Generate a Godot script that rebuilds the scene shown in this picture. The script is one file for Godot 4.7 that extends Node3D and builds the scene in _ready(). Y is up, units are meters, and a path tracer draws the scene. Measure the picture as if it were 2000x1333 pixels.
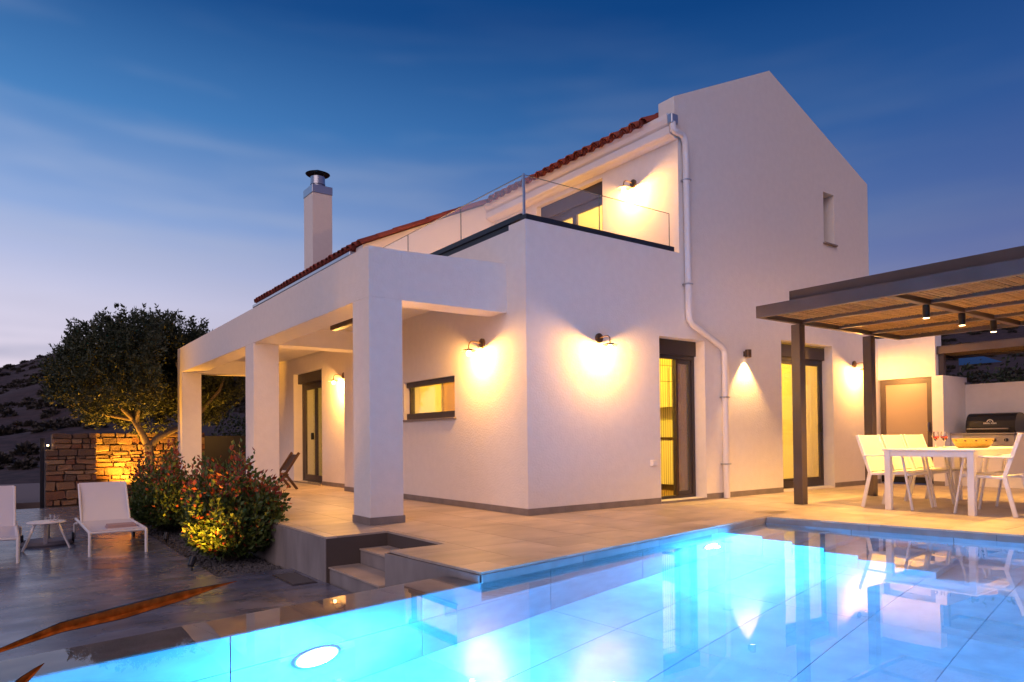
extends Node3D
# Villa with pool at dusk. Origin: base of the house corner; x runs along the gable front, -z along the porch side, metres.

class MB:
	var v := PackedVector3Array()
	var n := PackedVector3Array()
	var c := PackedColorArray()
	func tri(p: Vector3, q: Vector3, r: Vector3, out: Vector3) -> void:
		var k := (q - p).cross(r - p)
		if k.length_squared() < 1e-18: return
		var m := k.normalized()
		if m.dot(out) < 0.0: m = -m
		if k.dot(out) > 0.0:
			v.append(p); v.append(r); v.append(q)
		else:
			v.append(p); v.append(q); v.append(r)
		n.append(m); n.append(m); n.append(m)
	func quad(p: Vector3, q: Vector3, r: Vector3, s: Vector3, out: Vector3) -> void:
		tri(p, q, r, out); tri(p, r, s, out)
	func smooth(p: Vector3, q: Vector3, r: Vector3, np: Vector3, nq: Vector3, nr: Vector3) -> void:
		var k := (q - p).cross(r - p)
		if k.length_squared() < 1e-18: return
		if k.dot(np + nq + nr) > 0.0:
			v.append(p); v.append(r); v.append(q); n.append(np); n.append(nr); n.append(nq)
		else:
			v.append(p); v.append(q); v.append(r); n.append(np); n.append(nq); n.append(nr)
	func box(mn: Vector3, mx: Vector3, bev := 0.0) -> MB:
		return obox(Transform3D(Basis(), (mn + mx) / 2), mx - mn, bev)
	func obox(t: Transform3D, size: Vector3, bev := 0.0) -> MB:
		var h := size.abs() / 2
		var b := minf(bev, minf(h.x, minf(h.y, h.z)) * 0.9)
		for ax in 3:
			var a1 := (ax + 1) % 3
			var a2 := (ax + 2) % 3
			for s in [-1.0, 1.0]:
				var o := Vector3.ZERO
				o[ax] = s
				var ps := []
				for k in [[-1, -1], [1, -1], [1, 1], [-1, 1]]:
					var p := Vector3.ZERO
					p[ax] = s * h[ax]; p[a1] = k[0] * (h[a1] - b); p[a2] = k[1] * (h[a2] - b)
					ps.append(t * p)
				quad(ps[0], ps[1], ps[2], ps[3], t.basis * o)
		if b > 0.0:
			for ax in 3:
				var a1 := (ax + 1) % 3
				var a2 := (ax + 2) % 3
				for s1 in [-1.0, 1.0]:
					for s2 in [-1.0, 1.0]:
						var ps := []
						for k in [[-1, 0], [1, 0], [1, 1], [-1, 1]]:
							var p := Vector3.ZERO
							p[ax] = k[0] * (h[ax] - b)
							p[a1] = s1 * (h[a1] - (b if k[1] else 0.0))
							p[a2] = s2 * (h[a2] - (0.0 if k[1] else b))
							ps.append(t * p)
						var o := Vector3.ZERO
						o[a1] = s1; o[a2] = s2
						quad(ps[0], ps[1], ps[2], ps[3], t.basis * o)
			for sx in [-1.0, 1.0]:
				for sy in [-1.0, 1.0]:
					for sz in [-1.0, 1.0]:
						tri(t * Vector3(sx * h.x, sy * (h.y - b), sz * (h.z - b)), t * Vector3(sx * (h.x - b), sy * h.y, sz * (h.z - b)), t * Vector3(sx * (h.x - b), sy * (h.y - b), sz * h.z), t.basis * Vector3(sx, sy, sz))
		return self
	func bar(p: Vector3, q: Vector3, w: float, d: float, bev := 0.0, up := Vector3.UP) -> MB:
		# a rectangular bar from p to q; w across, d along `up`
		var z := (q - p).normalized()
		var u := up if absf(up.dot(z)) < 0.98 else Vector3.RIGHT
		var x := u.cross(z).normalized()
		var y := z.cross(x)
		return obox(Transform3D(Basis(x, y, z), (p + q) / 2), Vector3(w, d, (q - p).length()), bev)
	func tube(ps: Array, rs, sides := 8, caps := true) -> MB:
		var rings := []
		var nors := []
		var x := Vector3.ZERO
		for i in ps.size():
			var dir: Vector3 = (ps[mini(i + 1, ps.size() - 1)] - ps[maxi(i - 1, 0)]).normalized()
			if i == 0:
				x = dir.cross(Vector3.UP if absf(dir.y) < 0.9 else Vector3.RIGHT).normalized()
			else:
				x = (x - dir * x.dot(dir)).normalized()
			var y := dir.cross(x)
			var rr: float = rs[i] if rs is Array else rs
			var ring := []
			var nn := []
			for k in sides:
				var a := TAU * k / sides
				var o := x * cos(a) + y * sin(a)
				ring.append(ps[i] + o * rr); nn.append(o)
			rings.append(ring); nors.append(nn)
		for i in ps.size() - 1:
			for k in sides:
				var j := (k + 1) % sides
				smooth(rings[i][k], rings[i][j], rings[i + 1][j], nors[i][k], nors[i][j], nors[i + 1][j])
				smooth(rings[i][k], rings[i + 1][j], rings[i + 1][k], nors[i][k], nors[i + 1][j], nors[i + 1][k])
		if caps:
			for e in [0, ps.size() - 1]:
				var out: Vector3 = (ps[0] - ps[1]) if e == 0 else (ps[e] - ps[e - 1])
				for k in sides:
					tri(ps[e], rings[e][k], rings[e][(k + 1) % sides], out)
		return self
	func lathe(prof: Array, t := Transform3D(), sides := 24) -> MB:
		# prof: Vector2(radius, height) from bottom to top, outside on the right of travel
		for i in prof.size() - 1:
			var p: Vector2 = prof[i]
			var q: Vector2 = prof[i + 1]
			var d := (q - p)
			var nr := Vector2(d.y, -d.x).normalized()
			for k in sides:
				var a := TAU * k / sides
				var b := TAU * (k + 1) / sides
				var ea := Vector3(cos(a), 0, sin(a))
				var eb := Vector3(cos(b), 0, sin(b))
				var na := t.basis * (ea * nr.x + Vector3.UP * nr.y)
				var nb := t.basis * (eb * nr.x + Vector3.UP * nr.y)
				var p0 := t * (ea * p.x + Vector3.UP * p.y)
				var p1 := t * (eb * p.x + Vector3.UP * p.y)
				var q0 := t * (ea * q.x + Vector3.UP * q.y)
				var q1 := t * (eb * q.x + Vector3.UP * q.y)
				smooth(p0, p1, q1, na, nb, nb); smooth(p0, q1, q0, na, nb, na)
		return self
	func prism(poly: PackedVector2Array, lo: float, hi: float, t := Transform3D()) -> MB:
		# poly in (x, z) of t, from lo to hi along t's y
		var idx := Geometry2D.triangulate_polygon(poly)
		for i in range(0, idx.size(), 3):
			for y in [lo, hi]:
				tri(t * Vector3(poly[idx[i]].x, y, poly[idx[i]].y), t * Vector3(poly[idx[i + 1]].x, y, poly[idx[i + 1]].y), t * Vector3(poly[idx[i + 2]].x, y, poly[idx[i + 2]].y), t.basis * Vector3(0, 1 if y == hi else -1, 0))
		var cw := Geometry2D.is_polygon_clockwise(poly)
		for i in poly.size():
			var p := poly[i]
			var q := poly[(i + 1) % poly.size()]
			var d := q - p
			var o := Vector3(d.y, 0, -d.x) * (-1.0 if cw else 1.0)
			quad(t * Vector3(p.x, lo, p.y), t * Vector3(q.x, lo, q.y), t * Vector3(q.x, hi, q.y), t * Vector3(p.x, hi, p.y), t.basis * o)
		return self
	func leaf(t: Transform3D, l: float, w: float, col: Color) -> void:
		# pointed, slightly folded leaf along t's z
		var a := t * Vector3.ZERO
		var b := t * Vector3(0, l * 0.06, l)
		var m1 := t * Vector3(-w, l * 0.12, l * 0.45)
		var m2 := t * Vector3(w, l * 0.12, l * 0.45)
		var o := t.basis.y
		for q in [[a, m1, b], [a, b, m2]]:
			tri(q[0], q[1], q[2], o)
			c.append(col); c.append(col); c.append(col)
	func mesh() -> ArrayMesh:
		var arr := []
		arr.resize(Mesh.ARRAY_MAX)
		arr[Mesh.ARRAY_VERTEX] = v
		arr[Mesh.ARRAY_NORMAL] = n
		if c.size() == v.size(): arr[Mesh.ARRAY_COLOR] = c
		var m := ArrayMesh.new()
		m.add_surface_from_arrays(Mesh.PRIMITIVE_TRIANGLES, arr)
		return m

var M := {}
var used := {}
var rng := RandomNumberGenerator.new()

# ---------------------------------------------------------------- helpers
func V(x: float, y: float, z: float) -> Vector3: return Vector3(x, y, z)

func numbered(called: String) -> String:
	used[called] = used.get(called, -1) + 1
	return called if used[called] == 0 else "%s_%03d" % [called, used[called]]

func tag(o: Node, label: String, category: String, group := "") -> Node:
	o.set_meta("label", label); o.set_meta("category", category)
	if group: o.set_meta("group", group)
	return o

func thing(called: String, label: String, category: String, at := Vector3.ZERO, turn := 0.0, group := "") -> Node3D:
	var o := Node3D.new()
	o.name = numbered(called)
	add_child(o)
	o.position = at; o.rotation.y = turn
	tag(o, label, category, group)
	return o

func part(parent: Node, called: String, m, mat: Material, t := Transform3D()) -> MeshInstance3D:
	var o := MeshInstance3D.new()
	o.name = called if parent != self else numbered(called)
	o.mesh = m.mesh() if m is MB else m
	o.material_override = mat
	o.transform = t
	parent.add_child(o, true)
	return o

func structure(called: String, m, mat: Material) -> MeshInstance3D:
	var o := part(self, called, m, mat)
	o.set_meta("kind", "structure")
	return o

func noise_tex(freq: float, lo: float, hi: float, oct := 4, sx := 1.0, size := 512, seed_ := 1) -> NoiseTexture2D:
	var f := FastNoiseLite.new()
	f.noise_type = FastNoiseLite.TYPE_SIMPLEX_SMOOTH
	f.frequency = freq; f.fractal_octaves = oct; f.seed = seed_
	var g := Gradient.new()
	g.set_color(0, Color(lo, lo, lo)); g.set_color(1, Color(hi, hi, hi))
	var t := NoiseTexture2D.new()
	t.width = int(size * sx); t.height = size; t.seamless = true; t.noise = f; t.color_ramp = g
	return t

func lin(r: float, g: float, b: float) -> Color: return Color(r, g, b).linear_to_srgb()

func mat(called: String, col: Color, rough := 0.8, o := {}) -> StandardMaterial3D:
	var m := StandardMaterial3D.new()
	m.resource_name = called
	m.albedo_color = col; m.roughness = rough
	m.metallic = o.get("metal", 0.0)
	if o.has("spec"): m.metallic_specular = o.spec
	if o.has("tex"):
		m.albedo_texture = o.tex
		m.uv1_triplanar = true
		m.uv1_world_triplanar = not o.get("local", false)
		m.uv1_scale = o.get("scale", Vector3.ONE)
	if o.has("bump"):
		m.heightmap_enabled = true; m.heightmap_texture = o.bump; m.heightmap_scale = o.get("depth", 0.3)
		m.uv1_triplanar = true
		m.uv1_world_triplanar = not o.get("local", false)
		m.uv1_scale = o.get("scale", Vector3.ONE)
	if o.has("rtex"):
		m.roughness_texture = o.rtex
		m.roughness_texture_channel = BaseMaterial3D.TEXTURE_CHANNEL_RED
	if o.has("vc"): m.vertex_color_use_as_albedo = true
	if o.has("glow"):
		m.emission_enabled = true; m.emission = o.glow; m.emission_energy_multiplier = o.get("power", 1.0)
	if o.has("back"):
		m.backlight_enabled = true; m.backlight = o.back
	M[called] = m
	return m

func omni(parent: Node, at: Vector3, col: Color, e: float, size := 0.04, range_ := 14.0) -> OmniLight3D:
	var l := OmniLight3D.new()
	l.name = "light"; l.light_color = col; l.light_energy = e; l.light_size = size
	l.omni_range = range_; l.omni_attenuation = 2.0; l.shadow_enabled = true
	parent.add_child(l, true); l.position = at
	return l

func spot(parent: Node, at: Vector3, dir: Vector3, col: Color, e: float, angle: float, size := 0.03, soft := 0.5) -> SpotLight3D:
	var l := SpotLight3D.new()
	l.name = "light"; l.light_color = col; l.light_energy = e; l.light_size = size
	l.spot_range = 14.0; l.spot_attenuation = 2.0; l.spot_angle = angle; l.spot_angle_attenuation = soft; l.shadow_enabled = true
	parent.add_child(l, true); l.position = at
	l.basis = Basis.looking_at(dir.normalized(), Vector3.UP if absf(dir.normalized().y) < 0.95 else Vector3.RIGHT)
	return l

# a wall slab with rectangular openings: along "x" (plane z) or "z" (plane x); u runs along the wall
func slab_wall(along: String, at0: float, at1: float, u0: float, u1: float, y0: float, y1: float, holes := []) -> MB:
	var us := [u0, u1]
	var ys := [y0, y1]
	for h in holes:
		us.append_array([h[0], h[1]]); ys.append_array([h[2], h[3]])
	us.sort(); ys.sort()
	var uu := []
	var yy := []
	for x in us:
		if x >= u0 - 1e-6 and x <= u1 + 1e-6 and (uu.is_empty() or x - uu[-1] > 1e-5): uu.append(x)
	for x in ys:
		if x >= y0 - 1e-6 and x <= y1 + 1e-6 and (yy.is_empty() or x - yy[-1] > 1e-5): yy.append(x)
	var solid := func(i: int, j: int) -> bool:
		if i < 0 or j < 0 or i >= uu.size() - 1 or j >= yy.size() - 1: return false
		var u: float = (uu[i] + uu[i + 1]) / 2
		var y: float = (yy[j] + yy[j + 1]) / 2
		for h in holes:
			if u > h[0] and u < h[1] and y > h[2] and y < h[3]: return false
		return true
	var P := func(u: float, y: float, w: float) -> Vector3:
		return Vector3(u, y, w) if along == "x" else Vector3(w, y, u)
	var m := MB.new()
	var mid := (at0 + at1) / 2
	for i in uu.size() - 1:
		for j in yy.size() - 1:
			if not solid.call(i, j): continue
			var a: float = uu[i]
			var b: float = uu[i + 1]
			var lo: float = yy[j]
			var hi: float = yy[j + 1]
			for w in [at0, at1]:
				m.quad(P.call(a, lo, w), P.call(b, lo, w), P.call(b, hi, w), P.call(a, hi, w), P.call(0, 0, w - mid))
			for k in [[i - 1, j, a, a, lo, hi, -1, 0], [i + 1, j, b, b, lo, hi, 1, 0], [i, j - 1, a, b, lo, lo, 0, -1], [i, j + 1, a, b, hi, hi, 0, 1]]:
				if not solid.call(k[0], k[1]):
					m.quad(P.call(k[2], k[4], at0), P.call(k[3], k[5], at0), P.call(k[3], k[5], at1), P.call(k[2], k[4], at1), P.call(k[6], k[7], 0))
	return m

# ---------------------------------------------------------------- pool frame
const PO := Vector3(-2.374, 0, 2.599)
const PA := Vector3(0.98634, 0, -0.16473)
const PB := Vector3(0.16473, 0, 0.98634)
const YW := -0.07
const YD := -0.432
func pl(x: float, y: float, z: float) -> Vector3: return PO + PA * x + PB * z + Vector3(0, y, 0)
func pl2(x: float, z: float) -> Vector2:
	var p := pl(x, 0, z)
	return Vector2(p.x, p.z)

func sky_image() -> Image:
	var W := 1024
	var H := 512
	var im := Image.create(W, H, false, Image.FORMAT_RGBF)
	var f := FastNoiseLite.new()
	f.noise_type = FastNoiseLite.TYPE_SIMPLEX_SMOOTH; f.frequency = 1.0; f.fractal_octaves = 5; f.seed = 7
	var els := [0.0, 4.0, 10.0, 16.0, 23.0, 31.0, 45.0, 90.0]
	# towards the afterglow / away from it, linear radiance by elevation
	var glow := [V(1.16, 0.94, 1.0), V(1.16, 1.0, 1.12), V(0.90, 0.88, 1.12), V(0.40, 0.58, 1.0), V(0.095, 0.31, 0.72), V(0.016, 0.105, 0.36), V(0.006, 0.05, 0.20), V(0.005, 0.036, 0.15)]
	var away := [V(0.15, 0.15, 0.38), V(0.125, 0.14, 0.39), V(0.065, 0.115, 0.38), V(0.024, 0.096, 0.37), V(0.006, 0.078, 0.33), V(0.001, 0.055, 0.25), V(0.001, 0.040, 0.175), V(0.004, 0.036, 0.15)]
	for y in H:
		var el := 90.0 - (y + 0.5) / H * 180.0
		if el < -1.0:
			for x in W: im.set_pixel(x, y, Color(0.09, 0.09, 0.14))
			continue
		var e := maxf(el, 0.0)
		var k := 0
		while k < els.size() - 2 and e > els[k + 1]: k += 1
		var t: float = clampf((e - els[k]) / (els[k + 1] - els[k]), 0.0, 1.0)
		var cg: Vector3 = glow[k].lerp(glow[k + 1], t)
		var ca: Vector3 = away[k].lerp(away[k + 1], t)
		var ce := cos(deg_to_rad(el))
		for x in W:
			var th := (x + 0.5) / W * TAU - PI / 2
			var w := 0.5 + 0.5 * cos(th - deg_to_rad(-112.0))
			w = pow(w, 2.5)
			var col := ca.lerp(cg, w)
			var anti := pow(0.5 + 0.5 * cos(th - deg_to_rad(68.0)), 4.0) * exp(-pow((el - 14.0) / 14.0, 2.0))
			col += V(0.24, 0.15, 0.14) * anti
			# thin drawn-out cloud bands
			var d := Vector3(cos(th) * ce, sin(deg_to_rad(el)), sin(th) * ce)
			var q := f.get_noise_3d(d.x * 1.5 + 3.0, d.y * 15.0 + d.x * 1.2, d.z * 1.5)
			var q2 := f.get_noise_3d(d.x * 3.4 + 11.0, d.y * 40.0, d.z * 3.4 - 5.0)
			var band := exp(-pow((el - 15.0) / 11.0, 2.0))
			var m := clampf((q * 0.9 + q2 * 0.4 + 0.12) * 1.5, 0.0, 1.0) * band * (0.25 + 0.75 * w)
			col = col.lerp(V(0.60, 0.70, 0.98).lerp(V(0.82, 0.74, 0.92), clampf((16.0 - el) / 10.0, 0.0, 1.0)) * (0.38 + 0.62 * w), m * 0.50)
			var low := exp(-pow((el - 6.2) / 1.3, 2.0)) * clampf(q2 * 1.4 + 0.45, 0.0, 1.0)
			col = col.lerp(V(0.22, 0.30, 0.52), low * 0.8)
			im.set_pixel(x, y, Color(col.x, col.y, col.z))
	return im

func _ready() -> void:
	rng.seed = 20240611
	# ------------------------------------------------ camera
	var cam := Camera3D.new()
	cam.name = "camera"
	add_child(cam)
	cam.projection = Camera3D.PROJECTION_FRUSTUM
	cam.near = 0.1; cam.far = 2500.0
	cam.size = 2.0 * 0.1 * 666.5 / 1367.88
	cam.frustum_offset = Vector2((1000.0 - 1015.706) / 1367.88, (835.2586 - 666.5) / 1367.88) * 0.1
	cam.position = V(-5.0312, 0.92, 6.6700)
	cam.basis = Basis.from_euler(V(deg_to_rad(0.93255), deg_to_rad(-36.42384), deg_to_rad(-0.61322)), EULER_ORDER_YXZ)
	cam.current = true
	# ------------------------------------------------ sky, dusk light, exposure
	var env := Environment.new()
	env.background_mode = Environment.BG_SKY
	var sm := PanoramaSkyMaterial.new()
	sm.panorama = ImageTexture.create_from_image(sky_image())
	env.sky = Sky.new(); env.sky.sky_material = sm
	env.background_energy_multiplier = 0.76
	env.tonemap_mode = Environment.TONE_MAPPER_LINEAR
	env.tonemap_exposure = 1.0
	env.sdfgi_enabled = true; env.ssao_enabled = true; env.ssil_enabled = true
	var we := WorldEnvironment.new()
	we.name = "environment"; we.environment = env
	add_child(we)
	var sun := DirectionalLight3D.new()
	sun.name = "afterglow"
	sun.light_color = Color(1.0, 0.86, 0.84); sun.light_energy = 0.43; sun.light_angular_distance = 60.0; sun.shadow_enabled = true
	add_child(sun)
	sun.basis = Basis.looking_at(V(0.66, -0.55, -0.51).normalized())
	make_materials()
	build_ground()
	build_pool()
	build_terrace()
	build_house()
	build_roof()
	build_porch()
	build_openings()
	build_balcony()
	build_pergola()
	build_kitchen()
	build_lamps()
	build_dining()
	build_porch_chairs()
	build_sun_deck()
	build_stone_walls()
	build_plants()
	build_hills()

func make_materials() -> void:
	var soft := noise_tex(0.006, 0.86, 1.0, 5)
	var fine := noise_tex(0.09, 0.0, 1.0, 3, 1.0, 512, 4)
	var grain := noise_tex(0.02, 0.80, 1.0, 5, 1.0, 512, 9)
	mat("plaster", lin(0.81, 0.755, 0.70), 0.92, {"tex": noise_tex(0.02, 0.975, 1.0, 6), "bump": fine, "depth": 0.25, "scale": V(0.6, 0.6, 0.6)})
	mat("inner_wall", lin(0.76, 0.72, 0.64), 0.9)
	for i in 4:
		var k: float = [1.0, 0.93, 1.06, 0.97][i]
		mat("tile%d" % i, lin(0.56 * k, 0.46 * k, 0.375 * k), 0.5, {"tex": noise_tex(0.007, 0.80, 1.0, 5, 1.0, 512, 30 + i), "scale": V(0.28, 0.28, 0.55), "bump": fine, "depth": 0.03})
	mat("grout", lin(0.085, 0.065, 0.055), 0.9)
	mat("clad", lin(0.31, 0.28, 0.27), 0.6, {"tex": noise_tex(0.006, 0.82, 1.0, 5, 1.0, 512, 41), "scale": V(0.9, 0.3, 0.9)})
	mat("skirting", lin(0.27, 0.225, 0.20), 0.6, {"tex": soft, "scale": V(1.2, 1.2, 1.2)})
	mat("deck", lin(0.215, 0.22, 0.275), 0.33, {"tex": noise_tex(0.008, 0.66, 1.0, 6, 1.0, 1024, 55), "scale": V(0.20, 0.3, 0.34), "bump": noise_tex(0.01, 0, 1, 4, 1.0, 512, 56), "depth": 0.25, "rtex": noise_tex(0.012, 0.55, 1.0, 4, 1.0, 512, 57)})
	for i in 3:
		var k: float = [1.0, 0.93, 1.05][i]
		mat("pool_tile%d" % i, lin(0.40 * k, 0.50 * k, 0.56 * k), 0.5, {"tex": noise_tex(0.01, 0.85, 1.0, 5, 1.0, 512, 60 + i), "scale": V(0.6, 0.6, 0.6)})
	mat("pool_joint", lin(0.27, 0.35, 0.41), 0.8)
	mat("aluminium", lin(0.050, 0.036, 0.034), 0.42)
	mat("pergola_paint", lin(0.085, 0.060, 0.056), 0.45, {"tex": soft, "scale": V(0.5, 0.5, 0.5)})
	mat("black", lin(0.008, 0.008, 0.010), 0.35)
	mat("band", lin(0.010, 0.014, 0.022), 0.5)
	mat("reed0", lin(0.70, 0.44, 0.17), 0.7, {"tex": noise_tex(0.03, 0.45, 1.0, 4, 1.0, 512, 71), "scale": V(0.8, 3.0, 5.0)})
	mat("pvc", lin(0.76, 0.72, 0.70), 0.35)
	mat("white_metal", lin(0.72, 0.69, 0.68), 0.35)
	mat("sling", lin(0.70, 0.66, 0.60), 0.75, {"back": lin(0.25, 0.23, 0.2)})
	mat("lounger_sling", lin(0.66, 0.63, 0.66), 0.75)
	mat("bronze", lin(0.14, 0.085, 0.05), 0.35, {"metal": 0.7})
	mat("roof_tile0", lin(0.30, 0.052, 0.030), 0.75, {"tex": grain, "scale": V(2, 2, 2)})
	mat("roof_tile1", lin(0.22, 0.040, 0.026), 0.75, {"tex": grain, "scale": V(2, 2, 2)})
	mat("roof_tile2", lin(0.36, 0.075, 0.040), 0.75, {"tex": grain, "scale": V(2, 2, 2)})
	mat("zinc", lin(0.42, 0.45, 0.50), 0.3, {"metal": 0.85})
	mat("steel", lin(0.45, 0.42, 0.40), 0.28, {"metal": 0.9})
	mat("wood", lin(0.10, 0.042, 0.020), 0.5, {"tex": noise_tex(0.02, 0.55, 1.0, 4), "scale": V(6, 1, 6), "local": true})
	mat("leather", lin(0.045, 0.022, 0.014), 0.5)
	mat("bowl_wood", lin(0.70, 0.45, 0.07), 0.5, {"tex": noise_tex(0.03, 0.5, 1.0, 4, 1.0, 512, 77), "scale": V(4, 9, 4), "local": true})
	mat("towel", lin(0.42, 0.29, 0.29), 0.95)
	mat("curtain", lin(0.70, 0.64, 0.52), 0.9, {"back": lin(1.0, 0.92, 0.8)})
	mat("stone0", lin(0.20, 0.095, 0.065), 0.9, {"tex": grain, "scale": V(3, 3, 3), "bump": fine, "depth": 0.8})
	mat("stone1", lin(0.25, 0.15, 0.10), 0.9, {"tex": grain, "scale": V(3, 3, 3), "bump": fine, "depth": 0.8})
	mat("stone2", lin(0.14, 0.09, 0.072), 0.9, {"tex": grain, "scale": V(3, 3, 3), "bump": fine, "depth": 0.8})
	mat("stone3", lin(0.29, 0.20, 0.14), 0.9, {"tex": grain, "scale": V(3, 3, 3), "bump": fine, "depth": 0.8})
	mat("mortar", lin(0.10, 0.075, 0.06), 0.95)
	mat("soil", lin(0.06, 0.045, 0.038), 0.95, {"tex": grain, "scale": V(0.5, 0.5, 0.5)})
	mat("gravel", lin(0.075, 0.072, 0.075), 0.8)
	mat("hill", lin(0.095, 0.056, 0.052), 0.95, {"tex": noise_tex(0.02, 0.45, 1.0, 6, 1.0, 1024, 91), "scale": V(0.05, 0.05, 0.05)})
	mat("leaves", Color(1, 1, 1), 0.55, {"vc": true, "back": lin(0.25, 0.25, 0.18)})
	mat("bark", lin(0.22, 0.17, 0.12), 0.9, {"tex": grain, "scale": V(4, 1.2, 4), "bump": fine, "depth": 1.2})
	var glass := mat("glass", Color(0.95, 0.97, 0.97, 0.06), 0.03)
	glass.transparency = BaseMaterial3D.TRANSPARENCY_ALPHA
	var gedge := mat("glass_edge", lin(0.05, 0.09, 0.085), 0.2)
	gedge.metallic_specular = 0.5
	var solid := mat("solid_glass", Color(1, 1, 1, 0.0), 0.0)
	solid.refraction_enabled = true; solid.refraction_scale = 0.05; solid.transparency = BaseMaterial3D.TRANSPARENCY_ALPHA
	var wine := mat("wine", Color(1.0, 0.32, 0.28, 0.0), 0.0)
	wine.refraction_enabled = true; wine.refraction_scale = 0.034; wine.transparency = BaseMaterial3D.TRANSPARENCY_ALPHA
	var water := mat("water", Color(1, 1, 1, 0.0), 0.0, {"bump": noise_tex(0.004, 0.0, 1.0, 2, 1.0, 512, 81), "depth": 0.10, "scale": V(0.30, 0.30, 0.30)})
	water.refraction_enabled = true; water.refraction_scale = 0.0333; water.transparency = BaseMaterial3D.TRANSPARENCY_ALPHA
	mat("bulb", Color(1, 0.9, 0.75), 0.4, {"glow": Color(1.0, 0.86, 0.62), "power": 9.0})
	mat("pool_glow", Color(1, 1, 1), 0.4, {"glow": Color(0.85, 0.94, 1.0), "power": 9.0})
	mat("ceiling_glow", Color(1, 1, 1), 0.4, {"glow": Color(1.0, 0.85, 0.5), "power": 2.5})
	mat("emblem", lin(0.6, 0.6, 0.6), 0.4)
	mat("blue_cloth", lin(0.03, 0.12, 0.32), 0.8)

# ---------------------------------------------------------------- ground
func build_ground() -> void:
	var gm := MB.new()
	var pf := Transform3D(Basis(PA, Vector3.UP, PB), PO)
	for r in [[-700.0, -3.2, -700.0, 700.0], [4.65, 700.0, -700.0, 700.0], [-3.2, 4.65, -700.0, -0.42], [-3.2, 4.65, 4.0, 700.0]]:
		gm.obox(pf * Transform3D(Basis(), V((r[0] + r[1]) / 2, -1.1, (r[2] + r[3]) / 2)), V(r[1] - r[0], 0.96, r[3] - r[2]))
	structure("ground", gm, M.soil)
	# polished concrete sun deck, a step below the terrace
	var rim_a := pl2(-6.4, -0.385)
	var rim_b := pl2(-0.1, -0.385)
	structure("sun_deck", MB.new().prism(PackedVector2Array([Vector2(-9.5, -11.2), Vector2(-3.31, -11.2), Vector2(-3.31, -0.80), Vector2(-2.55, -0.80), Vector2(-2.55, 2.2), rim_b, rim_a, Vector2(-9.5, 3.6)]), -0.6, YD), M.deck)
	structure("driveway", MB.new().box(V(-14, -0.6, -22.0), V(-3.0, -0.40, -12.6)), mat("drive", lin(0.20, 0.15, 0.13), 0.8))
	# slotted drain by the steps
	var drain := thing("floor_drain", "small slotted floor drain set in the concrete deck by the terrace wall", "drain", V(-2.74, YD, -0.20))
	part(drain, "frame", MB.new().box(V(-0.12, 0.001, -0.32), V(0.12, 0.006, 0.32)), M.aluminium)
	for i in 12:
		part(drain, "slat", MB.new().box(V(-0.10, 0.0055, -0.30 + i * 0.05), V(0.10, 0.011, -0.275 + i * 0.05)), M.steel)

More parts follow.
